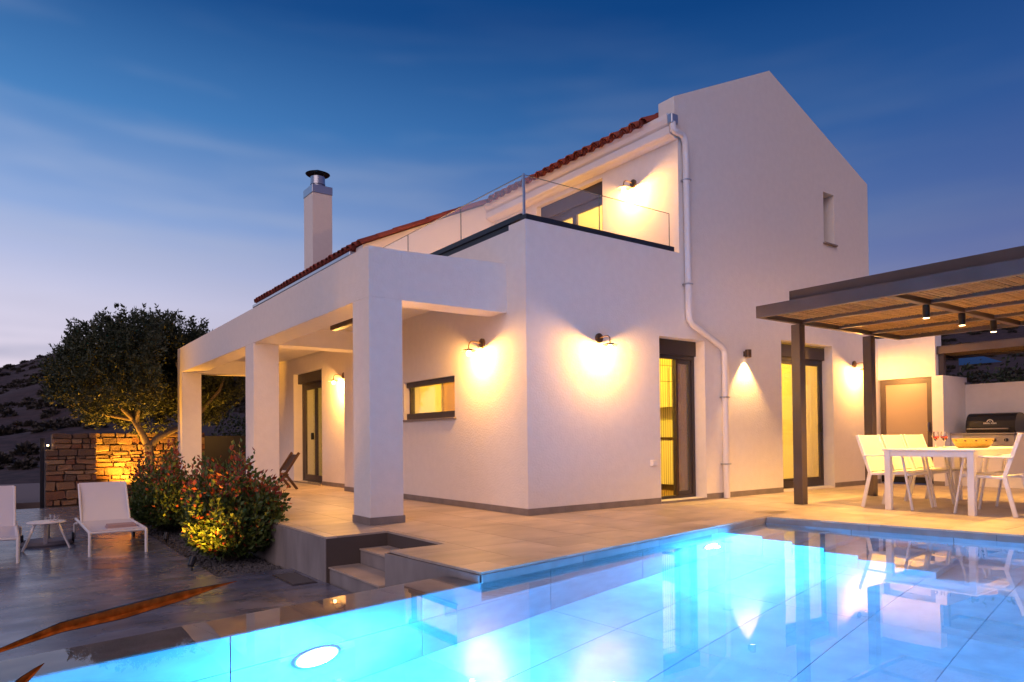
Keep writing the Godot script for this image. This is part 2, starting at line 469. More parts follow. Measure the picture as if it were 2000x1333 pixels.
# ---------------------------------------------------------------- pool
func build_pool() -> void:
	var X0 := -2.98
	var X1 := 4.42
	var Z1 := 3.75
	var D := -1.31
	var t := Transform3D(Basis(PA, Vector3.UP, PB), PO)
	var shell := MB.new()
	shell.obox(t * Transform3D(Basis(), V((X0 + X1) / 2, D - 0.12, Z1 / 2)), V(X1 - X0 + 0.4, 0.2, Z1 + 0.4))
	shell.obox(t * Transform3D(Basis(), V((X0 - 0.25) / 2, -0.72, -0.20)), V(0.25 - X0 - 0.25 - 0.0, 1.27, 0.36))
	shell.obox(t * Transform3D(Basis(), V(X1 / 2 + 0.05, -0.74, -0.10)), V(X1 + 0.3, 1.0, 0.16))
	shell.obox(t * Transform3D(Basis(), V(X1 + 0.12, -0.74, Z1 / 2)), V(0.2, 1.2, Z1 + 0.5))
	shell.obox(t * Transform3D(Basis(), V(X0 - 0.12, -0.74, Z1 / 2)), V(0.2, 1.29, Z1 + 0.3))
	shell.obox(t * Transform3D(Basis(), V((X0 + X1) / 2, -0.74, Z1 + 0.12)), V(X1 - X0 + 0.4, 1.2, 0.2))
	var pool := structure("swimming_pool", shell, M.pool_joint)
	# floor tiles
	var nx := 6
	var nz := 6
	var sx := (X1 - X0) / nx
	var sz := Z1 / nz
	var tm := MB.new().obox(Transform3D(), V(sx - 0.004, 0.02, sz - 0.004), 0.001).mesh()
	for i in nx:
		for j in nz:
			part(pool, "pool_tile", tm, M["pool_tile%d" % ((i * 7 + j * 5 + i * j) % 3)], t * Transform3D(Basis(), V(X0 + (i + 0.5) * sx, D - 0.010, (j + 0.5) * sz)))
	# wall tiles, two rows
	for row in [[D, -0.67], [-0.664, -0.092]]:
		var h: float = row[1] - row[0]
		var wm := MB.new().obox(Transform3D(), V(sx - 0.006, h - 0.003, 0.02), 0.001).mesh()
		for i in nx:
			part(pool, "pool_tile", wm, M["pool_tile%d" % ((i + (1 if row[0] < -1 else 0)) % 3)], t * Transform3D(Basis(), V(X0 + (i + 0.5) * sx, (row[0] + row[1]) / 2, -0.010)))
			part(pool, "pool_tile", wm, M["pool_tile%d" % (i % 3)], t * Transform3D(Basis(), V(X0 + (i + 0.5) * sx, (row[0] + row[1]) / 2, Z1 + 0.010)))
		var wz := MB.new().obox(Transform3D(), V(0.02, h - 0.003, sz * 1.5 - 0.006), 0.001).mesh()
		for j in 4:
			part(pool, "pool_tile", wz, M["pool_tile%d" % (j % 3)], t * Transform3D(Basis(), V(X1 + 0.010, (row[0] + row[1]) / 2, (j + 0.5) * sz * 1.5)))
			part(pool, "pool_tile", wz, M["pool_tile%d" % (j % 3)], t * Transform3D(Basis(), V(X0 - 0.010, (row[0] + row[1]) / 2, (j + 0.5) * sz * 1.5)))
	# overflow rim of the sun-deck side
	for i in 5:
		var w := (2.98 - 0.02) / 5.0
		part(pool, "rim_tile", MB.new().obox(Transform3D(), V(w - 0.004, 0.02, 0.362), 0.001), M.clad, t * Transform3D(Basis(), V(-2.98 + (i + 0.5) * w, -0.0845, -0.188)))
		part(pool, "rim_tile", MB.new().obox(Transform3D(), V(w - 0.004, 0.36, 0.02), 0.001), M.clad, t * Transform3D(Basis(), V(-2.98 + (i + 0.5) * w, -0.268, -0.385)))
	# steps in the far corner
	var ys := [-0.21, -0.37, -0.53, -0.735, -0.91, -1.09]
	var z0 := 0.0
	for i in ys.size():
		var z1: float = [0.405, 0.71, 1.015, 1.32, 1.63, 1.95][i]
		part(pool, "step", MB.new().obox(Transform3D(), V(X1 - 3.47, ys[i] - D, z1 - z0), 0.004), M.pool_tile1, t * Transform3D(Basis(), V((X1 + 3.47) / 2, (ys[i] + D) / 2, (z0 + z1) / 2)))
		z0 = z1
	# water, one calm sheet from wall to wall and over the rim
	var w := MB.new()
	var e := 0.012
	var poly := [pl(X0 - 0.02, YW, -0.372), pl(0.0, YW, -0.372), pl(0.0, YW, -0.001), pl(X1 + e, YW, -0.001), pl(X1 + e, YW, Z1 + e), pl(X0 - 0.02, YW, Z1 + e)]
	w.quad(poly[0], poly[1], pl(0, YW, Z1 + e), poly[5], Vector3.UP)
	w.quad(poly[2], poly[3], poly[4], pl(0, YW, Z1 + e), Vector3.UP)
	structure("pool_water", w, M.water)
	# two underwater lights on the house side
	for i in 2:
		var p := pl([3.16, -1.26][i], -0.79, 0.0)
		var o := thing("pool_light", ["round glowing pool light set in the wall next to the pool steps", "round glowing pool light set under the overflow rim by the deck"][i], "pool light", p, atan2(PB.x, PB.z), "underwater pool lights")
		var r := Transform3D(Basis(Vector3.RIGHT, PI / 2), Vector3.ZERO)
		part(o, "ring", MB.new().lathe([Vector2(0.128, 0.001), Vector2(0.142, 0.001), Vector2(0.142, 0.008), Vector2(0.136, 0.012), Vector2(0.128, 0.012)], r, 28), M.white_metal)
		part(o, "lens", MB.new().lathe([Vector2(0.128, 0.002), Vector2(0.126, 0.010), Vector2(0.08, 0.022), Vector2(0.0, 0.028)], r, 28), M.pool_glow)
		omni(o, V(0, 0, 0.07), Color(0.19, 0.655, 1.0), 25.0, 0.03)

# ---------------------------------------------------------------- terrace
func build_terrace() -> void:
	var L := Vector2(PO.x, PO.z)
	var R := pl2(4.42, 0.0)
	var far := pl2(4.42, 5.4)
	var outer := PackedVector2Array([Vector2(-2.55, -10.95), Vector2(-2.55, 0.17), Vector2(-1.90, 0.14), Vector2(-1.90, 1.29), Vector2(-2.46, 1.30), L, R, far, Vector2(11.5, far.y), Vector2(11.5, -10.95)])
	var terr := structure("terrace", MB.new().prism(outer, -0.60, -0.019), M.grout)
	# coping along the pool
	var cop := PackedVector2Array([pl2(-0.3, -0.30), pl2(4.72, -0.30), pl2(4.72, 5.4), pl2(4.42, 5.4), R, L])
	var cop_in := Geometry2D.intersect_polygons(cop, outer)
	for i in 9:
		for row in 2:
			var c := PackedVector2Array()
			if row == 0: c = PackedVector2Array([pl2(-0.28 + i * 0.6, -0.30), pl2(-0.283 + (i + 1) * 0.6, -0.30), pl2(-0.283 + (i + 1) * 0.6, 0), pl2(-0.28 + i * 0.6, 0)])
			else: c = PackedVector2Array([pl2(4.42, 0.0 + i * 0.6 + 0.02), pl2(4.72, i * 0.6 + 0.02), pl2(4.72, (i + 1) * 0.6 + 0.017), pl2(4.42, (i + 1) * 0.6 + 0.017)])
			for p in Geometry2D.intersect_polygons(c, outer):
				part(terr, "coping_tile", MB.new().prism(p, -0.0185, 0.0), M["tile%d" % ((i + row) % 4)])
	# floor tiles 0.6 x 1.2
	var field := Geometry2D.clip_polygons(outer, cop)[0] if Geometry2D.clip_polygons(outer, cop).size() else outer
	var house := PackedVector2Array([Vector2(0.05, -0.05), Vector2(8.1, -0.05), Vector2(8.1, -11.6), Vector2(0.35, -11.6), Vector2(0.35, -5.4), Vector2(0.05, -5.4)])
	var count := 0
	for i in range(-6, 19):
		for j in range(-10, 7):
			var x := 0.564 + i * 0.6
			var z := -0.777 + j * 1.2
			if z < -6.6 and x > -0.4 and x > 0.4: continue
			if x > 9.3: continue
			var c := PackedVector2Array([Vector2(x + 0.003, z + 0.003), Vector2(x + 0.597, z + 0.003), Vector2(x + 0.597, z + 1.197), Vector2(x + 0.003, z + 1.197)])
			for p in Geometry2D.intersect_polygons(c, field):
				for q in Geometry2D.clip_polygons(p, house):
					if Geometry2D.is_polygon_clockwise(q): continue
					if absf(area(q)) < 0.004: continue
					part(terr, "floor_tile", MB.new().prism(q, -0.0185, 0.0), M["tile%d" % ((i * 5 + j * 3 + i * j + 40) % 4)])
					count += 1
	print("tiles ", count)
	# cladding of the visible sides
	for k in 9:
		var z1 := 0.17 - k * 1.2
		part(terr, "side_tile", MB.new().box(V(-2.562, YD - 0.06, z1 - 1.196), V(-2.551, -0.02, z1), 0.001), M.clad)
	part(terr, "side_tile", MB.new().bar(V(-2.475, -0.24, 1.30), V(-2.392, -0.24, 2.60), 0.012, 0.44), M.clad)
	# face above the water
	for i in 4:
		part(terr, "side_tile", MB.new().obox(Transform3D(Basis(PA, Vector3.UP, PB), pl(0.553 + i * 1.105, -0.056, 0.004)), V(1.1, 0.072, 0.010)), M.clad)
		part(terr, "side_tile", MB.new().obox(Transform3D(Basis(PA, Vector3.UP, PB), pl(4.414, -0.056, 0.565 + i * 1.105)), V(0.010, 0.072, 1.1)), M.clad)
	# three steps down to the deck
	var st := thing("terrace_steps", "two tiled steps cut into the terrace corner leading down to the deck", "steps", V(-1.90, YD, 0.72))
	for i in 2:
		var top: float = [-0.144, -0.288][i]
		var x0: float = [-2.21, -2.53][i] + 1.90
		var x1: float = [-1.90, -2.21][i] + 1.90
		part(st, "riser", MB.new().box(V(x0 + 0.012, -0.05, -0.560), V(x1 - 0.003, top - YD - 0.016, 0.564)), M.clad)
		part(st, "tread", MB.new().box(V(x0, top - YD - 0.0155, -0.560), V(x1 - 0.003, top - YD, 0.564), 0.002), M.tile1)

func area(p: PackedVector2Array) -> float:
	var s := 0.0
	for i in p.size(): s += p[i].cross(p[(i + 1) % p.size()])
	return s / 2

# ---------------------------------------------------------------- the villa
var villa: Node3D
const DOORS := {"d1": [2.315, 3.290, 0.03, 2.335], "d2": [5.23, 6.79, 0.03, 2.50]}
func build_house() -> void:
	villa = thing("villa", "white two-storey villa with gable front, red tiled roof and porch", "villa", Vector3.ZERO)
	var slit := [6.58, 6.93, 4.32, 5.22]
	# gable front
	part(villa, "wall", slab_wall("x", -0.30, 0.0, 0.0, 8.12, -0.02, 3.56, [DOORS.d1, DOORS.d2]), M.plaster)
	part(villa, "wall", slab_wall("x", -0.30, 0.0, 2.76, 8.12, 3.56, 5.25, [[slit[0], slit[1], slit[2], slit[3]]]), M.plaster)
	var up := Transform3D(Basis(Vector3.RIGHT, Vector3.FORWARD, Vector3.UP), Vector3.ZERO)  # (x, z) of the prism -> x, y; its y -> -z
	part(villa, "gable", MB.new().prism(PackedVector2Array([Vector2(2.70, 5.25), Vector2(8.12, 5.25), Vector2(8.12, 5.66), Vector2(5.03, 6.89), Vector2(2.70, 5.81)]), 0.0, 0.30, up), M.plaster)
	# porch side, ground floor
	part(villa, "wall", slab_wall("z", 0.0, 0.30, -5.28, -0.30, -0.02, 3.50, [[-3.20, -1.665, 1.23, 1.81]]), M.plaster)
	part(villa, "wall", MB.new().box(V(0.0, 3.50, -0.34), V(0.30, 3.56, -0.30)), M.plaster)
	part(villa, "wall", MB.new().box(V(-0.0, -0.02, -5.58), V(0.30, 3.50, -5.28)), M.plaster)
	part(villa, "wall", slab_wall("z", 0.30, 0.60, -10.8, -5.58, -0.02, 4.28, [[-9.26, -7.50, 0.02, 2.44]]), M.plaster)
	# back and far walls
	part(villa, "wall", MB.new().box(V(7.82, -0.02, -10.8), V(8.12, 5.30, -0.30)), M.plaster)
	part(villa, "wall", MB.new().box(V(0.60, -0.02, -10.8), V(7.82, 4.28, -10.5)), M.plaster)
	part(villa, "gable", MB.new().prism(PackedVector2Array([Vector2(0.60, 4.28), Vector2(7.82, 4.28), Vector2(7.82, 5.30), Vector2(5.03, 6.40), Vector2(0.60, 4.30)]), 10.5, 10.8, up), M.plaster)
	# floors, ceilings, partitions
	part(villa, "floor", MB.new().box(V(0.30, -0.015, -10.5), V(7.82, 0.02, -0.30)), mat("inner_floor", lin(0.32, 0.20, 0.09), 0.6))
	part(villa, "floor_slab", MB.new().box(V(0.30, 2.75, -10.5), V(7.82, 3.30, -0.30)), M.inner_wall)
	part(villa, "partition", MB.new().box(V(0.30, 0.02, -4.35), V(7.82, 2.75, -4.25)), M.inner_wall)
	part(villa, "partition", MB.new().box(V(4.60, 0.02, -4.25), V(4.70, 2.75, -0.30)), M.inner_wall)
	part(villa, "partition", MB.new().box(V(3.06, 3.30, -5.10), V(7.82, 5.25, -5.0)), M.inner_wall)
	part(villa, "upper_ceiling", MB.new().box(V(3.06, 5.25, -5.0), V(7.82, 5.30, -0.302)), M.inner_wall)
	# upper wall on the balcony
	part(villa, "wall", slab_wall("z", 2.76, 3.06, -4.70, -0.30, 3.30, 5.50, [[-3.31, -1.575, 3.34, 5.13]]), M.plaster)
	# side wall closing the balcony, up to the sloping verge
	part(villa, "wall", MB.new().prism(PackedVector2Array([Vector2(0.0, 3.0), Vector2(3.06, 3.0), Vector2(3.06, 5.735), Vector2(2.50, 5.488), Vector2(0.0, 4.333)]), 4.70, 5.0, up), M.plaster)
	part(villa, "wall", MB.new().box(V(0.0, 3.5, -5.58), V(0.30, 4.26, -5.0)), M.plaster)
	# cornice under the upper eave
	var prof := PackedVector2Array([Vector2(2.757, 5.20), Vector2(2.70, 5.205), Vector2(2.665, 5.225), Vector2(2.60, 5.235), Vector2(2.585, 5.25), Vector2(2.585, 5.355), Vector2(2.757, 5.355)])
	part(villa, "cornice", MB.new().prism(prof, 0.002, 4.698, up), M.pvc)
	var gut := PackedVector2Array([Vector2(2.66, 5.362), Vector2(2.62, 5.37), Vector2(2.575, 5.40), Vector2(2.548, 5.45), Vector2(2.535, 5.515), Vector2(2.55, 5.525), Vector2(2.757, 5.50), Vector2(2.757, 5.362)])
	part(villa, "gutter", MB.new().prism(gut, 0.002, 4.698, up), M.pvc)
	part(villa, "gutter_outlet", MB.new().box(V(2.54, 5.36, 0.0), V(2.68, 5.50, 0.09), 0.01), M.zinc)
	# downpipe
	var pipe := part(villa, "drainpipe", MB.new().tube([V(2.60, 5.38, 0.05), V(2.60, 5.29, 0.06), V(2.63, 5.265, 0.07), V(2.74, 5.262, 0.07), V(2.81, 5.23, 0.07), V(2.845, 5.15, 0.07), V(2.85, 5.0, 0.07), V(2.87, 2.68, 0.07), V(2.885, 2.60, 0.07), V(2.94, 2.545, 0.07), V(3.58, 2.27, 0.07), V(3.645, 2.225, 0.07), V(3.67, 2.15, 0.07), V(3.67, 0.005, 0.07)], 0.048, 12), M.pvc)
	for h in [0.5, 1.5, 3.1, 4.6]:
		var px := 3.67 if h < 2.2 else 2.86
		part(pipe, "bracket", MB.new().box(V(px - 0.054, h, 0.0), V(px + 0.054, h + 0.02, 0.12), 0.004), M.zinc)
	# skirting tiles
	var k := 0
	for seg in [[0.0, 2.30], [3.295, 5.22], [6.80, 8.40]]:
		var x: float = seg[0] - (0.012 if seg[0] == 0.0 else 0.0)
		while x < seg[1] - 0.01:
			var e := minf(seg[1], (floorf((x - 0.564) / 0.6 + 0.001) + 1) * 0.6 + 0.564)
			part(villa, "skirting_tile", MB.new().box(V(x + 0.001, 0.002, 0.0005), V(e - 0.001, 0.082, 0.012), 0.001), M.skirting)
			x = e
	for i in 5:
		var z1: float = [0.0, -0.777, -1.977, -3.177, -4.377][i]
		var z0: float = [-0.777, -1.977, -3.177, -4.377, -5.58][i]
		part(villa, "skirting_tile", MB.new().box(V(-0.012, 0.002, z0 + 0.001), V(-0.0005, 0.082, z1 - 0.001), 0.001), M.skirting)
	part(villa, "skirting_tile", MB.new().box(V(0.288, 0.002, -7.49), V(0.2995, 0.082, -5.595), 0.001), M.skirting)
	# socket box by the glass door
	var so := thing("outdoor_socket", "small white socket box on the wall beside the pleated-screen door", "socket", V(2.14, 0.567, 0.0))
	part(so, "box", MB.new().box(V(-0.045, -0.045, 0.001), V(0.045, 0.045, 0.05), 0.008), M.pvc)
	part(so, "lid", MB.new().box(V(-0.04, -0.03, 0.0505), V(0.04, 0.04, 0.062), 0.006), M.pvc)
	# narrow upper window
	var win := part(villa, "window", slab_wall("x", -0.27, -0.22, slit[0], slit[1], slit[2], slit[3], [[slit[0] + 0.05, slit[1] - 0.05, slit[2] + 0.05, slit[3] - 0.05]]), M.aluminium)
	part(win, "pane", MB.new().box(V(slit[0] + 0.05, slit[2] + 0.05, -0.25), V(slit[1] - 0.05, slit[3] - 0.05, -0.244)), M.glass)
	part(win, "blind", MB.new().box(V(slit[0], slit[2], -0.298), V(slit[1], slit[3], -0.275)), mat("closed_blind", lin(0.10, 0.085, 0.08), 0.8))
	part(win, "sill", MB.new().box(V(slit[0] - 0.03, slit[2] - 0.03, -0.22), V(slit[1] + 0.03, slit[2] - 0.001, 0.05), 0.004), M.skirting)
	# chimney
	var ch := part(villa, "chimney", MB.new().box(V(0.13, 4.2, -8.02), V(0.55, 6.10, -7.50)), M.plaster)
	part(ch, "flashing", MB.new().box(V(0.12, 6.10, -8.03), V(0.56, 6.27, -7.49), 0.006), M.zinc)
	var ct := Transform3D(Basis(), V(0.34, 6.27, -7.76))
	part(ch, "flue", MB.new().lathe([Vector2(0.13, 0.0), Vector2(0.13, 0.08), Vector2(0.155, 0.085), Vector2(0.155, 0.12), Vector2(0.15, 0.125), Vector2(0.15, 0.25), Vector2(0.10, 0.25)], ct), M.zinc)
	part(ch, "cowl", MB.new().lathe([Vector2(0.0, 0.33), Vector2(0.24, 0.30), Vector2(0.255, 0.315), Vector2(0.0, 0.42)], ct), M.black)
	for a in 3:
		var d := V(cos(a * 2.1 + 0.4), 0, sin(a * 2.1 + 0.4)) * 0.12
		part(ch, "bracket", MB.new().bar(ct.origin + d + V(0, 0.24, 0), ct.origin + d + V(0, 0.33, 0), 0.02, 0.006), M.zinc)

func roof_y(x: float) -> float: return 5.514 + 0.4617 * (x - 2.536)

func build_roof() -> void:
	# boarding under the tiles: the short slope above the balcony, the long one beyond it, the far slope
	var up := Transform3D(Basis(Vector3.RIGHT, Vector3.FORWARD, Vector3.UP), Vector3.ZERO)
	var roof := part(villa, "roof", MB.new().prism(PackedVector2Array([Vector2(2.53, roof_y(2.53) + 0.012), Vector2(5.03, roof_y(5.03) - 0.03), Vector2(5.03, roof_y(5.03) - 0.15), Vector2(2.76, roof_y(2.76) - 0.15), Vector2(2.76, 5.505)]), 0.302, 5.0, up).prism(PackedVector2Array([Vector2(-0.02, roof_y(-0.02) - 0.03), Vector2(5.03, roof_y(5.03) - 0.03), Vector2(5.03, roof_y(5.03) - 0.15), Vector2(-0.02, roof_y(-0.02) - 0.10)]), 5.0, 11.0, up).prism(PackedVector2Array([Vector2(5.03, roof_y(5.03) - 0.03), Vector2(8.3, 5.33), Vector2(8.3, 5.22), Vector2(5.03, roof_y(5.03) - 0.15)]), 0.302, 11.0, up), M.roof_tile1)
	# barrel tile: half tube with a rim
	var tile := MB.new()
	var len := 0.42
	for s in 2:
		var r := 0.09 - s * 0.012
		var ring := []
		var nn := []
		for e in 2:
			var rr := []
			var nr := []
			for k in 7:
				var a := PI * k / 6.0
				var o := V(0, sin(a), cos(a))
				rr.append(V(e * len, 0, 0) + o * (r - e * 0.008)); nr.append(o * (1 if s == 0 else -1))
			ring.append(rr); nn.append(nr)
		for k in 6:
			tile.smooth(ring[0][k], ring[0][k + 1], ring[1][k + 1], nn[0][k], nn[0][k + 1], nn[1][k + 1])
			tile.smooth(ring[0][k], ring[1][k + 1], ring[1][k], nn[0][k], nn[1][k + 1], nn[1][k])
	for k in 6:
		var a := PI * k / 6.0
		var b := PI * (k + 1) / 6.0
		tile.quad(V(0, sin(a), cos(a)) * 0.09, V(0, sin(b), cos(b)) * 0.09, V(0, sin(b), cos(b)) * 0.078, V(0, sin(a), cos(a)) * 0.078, Vector3.LEFT)
	var tm := tile.mesh()
	var ang := atan(0.4616)
	var slope := Basis(Vector3.BACK, ang)
	var pan := Basis(Vector3.BACK, ang) * Basis(Vector3.RIGHT, PI)
	var place := func(x: float, z: float) -> void:
		part(roof, "roof_tile", tm, M["roof_tile%d" % rng.randi_range(0, 2)], Transform3D(slope * Basis(Vector3.RIGHT, rng.randf_range(-0.05, 0.05)), V(x + rng.randf_range(-0.012, 0.012), roof_y(x) + 0.015, z)))
	# upper eave, three courses
	for i in 20:
		var z := -0.40 - i * 0.208
		for c in 2: place.call(2.47 + c * 0.33, z)
		part(roof, "roof_tile", tm, M.roof_tile1, Transform3D(pan, V(2.45, roof_y(2.45) + 0.075, z - 0.104)))
	# long verge beside the balcony wall
	for c in 15:
		place.call(-0.06 + c * 0.345, -4.74)
		if c < 8: place.call(-0.06 + c * 0.345, -4.95)
	# lower eave
	for i in 29:
		var z := -5.15 - i * 0.205
		for c in 2: place.call(-0.08 + c * 0.33, z)
		part(roof, "roof_tile", tm, M.roof_tile1, Transform3D(pan, V(-0.10, roof_y(-0.10) + 0.055, z + 0.103)))
	part(roof, "ridge_cap", MB.new().tube([V(5.03, roof_y(5.03) - 0.03, -0.31), V(5.03, roof_y(5.03) - 0.03, -11.0)], 0.11, 10), M.roof_tile0)
	part(villa, "lower_gutter", MB.new().box(V(-0.12, 4.20, -11.0), V(0.0, 4.27, -5.0), 0.01), M.zinc)

# ---------------------------------------------------------------- porch
func build_porch() -> void:
	var XA := -1.84
	var XB := -1.44
	var zs := [[-0.838, -0.398], [-5.228, -4.763], [-10.79, -10.30]]
	for i in 3:
		var p := part(villa, "pillar", MB.new().box(V(XA, -0.018, zs[i][0]), V(XB, 2.487, zs[i][1]), 0.004), M.plaster)
		for s in 4:
			var a: Vector3 = [V(XA - 0.013, 0.002, zs[i][0] - 0.013), V(XA - 0.013, 0.002, zs[i][1]), V(XB, 0.002, zs[i][0] - 0.013), V(XA, 0.002, zs[i][0] - 0.013)][s]
			var b: Vector3 = [V(XA, 0.082, zs[i][1] + 0.013), V(XB + 0.013, 0.082, zs[i][1] + 0.013), V(XB + 0.013, 0.082, zs[i][1]), V(XB, 0.082, zs[i][0])][s]
			if s == 1: a.x = XA
			part(p, "skirting_tile", MB.new().box(a, b, 0.001), M.skirting)
	part(villa, "porch_beam", MB.new().box(V(XA, 2.487, -10.79), V(XB, 3.045, -0.398), 0.004), M.plaster)
	# front beam, its top falling slightly outward
	var up := Transform3D(Basis(Vector3.RIGHT, Vector3.FORWARD, Vector3.UP), Vector3.ZERO)
	part(villa, "porch_beam", MB.new().prism(PackedVector2Array([Vector2(XB, 2.487), Vector2(-0.001, 2.487), Vector2(-0.001, 3.10), Vector2(XB, 3.045)]), 0.398, 0.78, up), M.plaster)
	part(villa, "porch_beam", MB.new().box(V(XB, 2.487, -5.16), V(0.0, 2.80, -4.763)), M.plaster)
	part(villa, "porch_beam", MB.new().box(V(XB, 2.487, -10.79), V(0.30, 2.80, -10.42)), M.plaster)
	part(villa, "porch_roof", MB.new().box(V(XB, 2.80, -10.79), V(-0.001, 3.02, -0.78)), M.plaster)
	part(villa, "porch_roof", MB.new().box(V(-0.001, 2.80, -10.79), V(0.30, 3.02, -5.581)), M.plaster)
	var bl := thing("roller_blind", "dark rolled-up blind cassette under the porch ceiling", "blind", V(-0.80, 2.745, -3.67))
	part(bl, "cassette", MB.new().box(V(-0.06, -0.075, -0.37), V(0.06, 0.054, 1.6), 0.01), M.wood)

# ---------------------------------------------------------------- doors and windows
func frame_rect(parent: Node, called: String, along: String, w0: float, w1: float, u0: float, u1: float, y0: float, y1: float, t: float, m: Material) -> MeshInstance3D:
	return part(parent, called, slab_wall(along, w0, w1, u0, u1, y0, y1, [[u0 + t, u1 - t, y0 + t, y1 - t]]), m)

func build_openings() -> void:
	# glass door with pleated insect screen
	var d1: Array = DOORS.d1
	var door := part(villa, "door", slab_wall("x", -0.27, -0.20, d1[0], d1[1], d1[2], 2.12, [[d1[0] + 0.02, d1[1] - 0.06, d1[2] + 0.04, 2.06]]), M.aluminium)
	part(door, "shutter_box", MB.new().box(V(d1[0], 2.12, -0.27), V(d1[1], 2.334, -0.16), 0.004), M.aluminium)
	part(door, "threshold", MB.new().box(V(d1[0], -0.015, -0.25), V(d1[1], 0.028, 0.03), 0.003), M.skirting)
	var leaf := frame_rect(door, "sliding_leaf", "x", -0.255, -0.215, 2.86, 3.23, 0.075, 2.055, 0.055, M.aluminium)
	part(leaf, "pane", MB.new().box(V(2.915, 0.13, -0.238), V(3.175, 2.0, -0.232)), M.glass)
	for i in 11:
		part(door, "screen_pleat", MB.new().box(V(2.36 + i * 0.046, 0.075, -0.192), V(2.3625 + i * 0.046, 2.055, -0.188)), M.aluminium)
	part(door, "screen_bar", MB.new().box(V(2.845, 0.07, -0.198), V(2.885, 2.058, -0.165), 0.004), M.wood)
	for y in [1.72, 1.95]:
		part(door, "screen_cord", MB.new().box(V(2.335, y, -0.190), V(2.845, y + 0.006, -0.186)), M.black)
	var c1 := MB.new()
	curtain_sheet(c1, 3.08, 3.62, 0.06, 2.40, -0.42, 0.035, 0.075)
	tag(part(self, "curtain", c1, mat("brown_curtain", lin(0.16, 0.06, 0.025), 0.9, {"back": lin(0.2, 0.1, 0.05)})), "brown curtain gathered behind the door with the pleated screen", "curtain")
	# wide glass door under the pergola
	var d2: Array = DOORS.d2
	var door2 := part(villa, "door", slab_wall("x", -0.27, -0.20, d2[0], d2[1], d2[2], 2.26, [[d2[0] + 0.02, d2[1] - 0.05, d2[2] + 0.11, 2.20]]), M.aluminium)
	part(door2, "shutter_box", MB.new().box(V(d2[0], 2.26, -0.27), V(d2[1], 2.47, -0.15), 0.004), M.aluminium)
	for k in 2:
		var u0: float = [5.25, 5.98][k]
		var lf := frame_rect(door2, "sliding_leaf", "x", -0.262 + k * 0.03, -0.236 + k * 0.03, u0, u0 + 0.75, 0.14, 2.20, 0.05, M.aluminium)
		part(lf, "pane", MB.new().box(V(u0 + 0.05, 0.19, -0.252 + k * 0.03), V(u0 + 0.70, 2.15, -0.247 + k * 0.03)), M.glass)
	part(door2, "handle", MB.new().box(V(6.69, 0.98, -0.205), V(6.71, 1.14, -0.17), 0.005), M.black)
	var c2 := MB.new()
	curtain_sheet(c2, 6.42, 7.55, 0.05, 2.55, -0.45, 0.04, 0.11)
	tag(part(self, "curtain", c2, M.curtain), "pale curtain hanging behind the wide door under the pergola", "curtain")
	# strip window on the porch
	var win := frame_rect(villa, "window", "z", 0.10, 0.17, -3.20, -1.665, 1.23, 1.81, 0.05, M.aluminium)
	part(win, "shutter_box", MB.new().box(V(0.05, 1.73, -3.20), V(0.10, 1.81, -1.665), 0.004), M.aluminium)
	part(win, "bottom_rail", MB.new().box(V(0.05, 1.232, -3.20), V(0.10, 1.325, -1.665), 0.004), M.aluminium)
	part(win, "pane", MB.new().box(V(0.13, 1.28, -3.15), V(0.136, 1.76, -1.715)), M.glass)
	part(win, "sill", MB.new().box(V(-0.04, 1.205, -3.24), V(0.10, 1.229, -1.63), 0.004), M.skirting)
	# inside, a door frame on the back wall of the room
	part(villa, "inner_door", MB.new().box(V(2.2, 0.02, -4.249), V(3.0, 2.10, -4.20), 0.01), M.wood)
	part(villa, "inner_door", MB.new().box(V(1.3, 0.02, -4.249), V(1.75, 2.10, -4.19), 0.01), mat("inner_wood", lin(0.35, 0.17, 0.04), 0.6))
	# kitchen units seen through the screen door
	var kc := thing("kitchen_units", "pale kitchen wall units and worktop inside, seen through the pleated-screen door", "kitchen units", V(4.595, 0.02, -3.4))
	for i in 4:
		part(kc, "lower_door", MB.new().box(V(-0.60, 0.10, i * 0.62), V(-0.02, 0.86, i * 0.62 + 0.61), 0.006), M.white_metal)
		part(kc, "upper_door", MB.new().box(V(-0.36, 1.42, i * 0.62), V(-0.004, 2.10, i * 0.62 + 0.61), 0.006), M.white_metal)
	part(kc, "worktop", MB.new().box(V(-0.63, 0.865, -0.01), V(-0.004, 0.90, 2.49), 0.004), M.wood)
	part(kc, "plinth", MB.new().box(V(-0.55, 0.001, 0.0), V(-0.02, 0.098, 2.47)), M.wood)
	# porch door
	var d3 := part(villa, "door", slab_wall("z", 0.50, 0.57, -9.26, -7.50, 0.02, 2.26, [[-9.18, -7.56, 0.06, 2.18]]), M.aluminium)
	part(d3, "shutter_box", MB.new().box(V(0.40, 2.22, -9.26), V(0.57, 2.439, -7.50), 0.004), M.aluminium)
	for k in 2:
		var z0: float = [-9.17, -8.40][k]
		var lf := frame_rect(d3, "leaf", "z", 0.51 - k * 0.03, 0.55 - k * 0.03, z0, z0 + 0.80, 0.065, 2.175, 0.10, M.aluminium)
		part(lf, "pane", MB.new().box(V(0.53 - k * 0.03, 0.16, z0 + 0.10), V(0.536 - k * 0.03, 2.08, z0 + 0.70)), M.glass)
	part(d3, "handle", MB.new().box(V(0.42, 0.95, -8.50), V(0.48, 1.10, -8.44), 0.01), M.black)
	part(d3, "threshold", MB.new().box(V(0.25, -0.015, -9.26), V(0.57, 0.019, -7.50), 0.003), M.skirting)
	# balcony door
	var d4 := part(villa, "door", slab_wall("z", 2.92, 2.99, -3.31, -1.575, 3.34, 5.13, [[-3.25, -1.635, 3.40, 4.86]]), M.aluminium)
	part(d4, "shutter_box", MB.new().box(V(2.86, 4.90, -3.31), V(2.92, 5.13, -1.575), 0.004), M.aluminium)
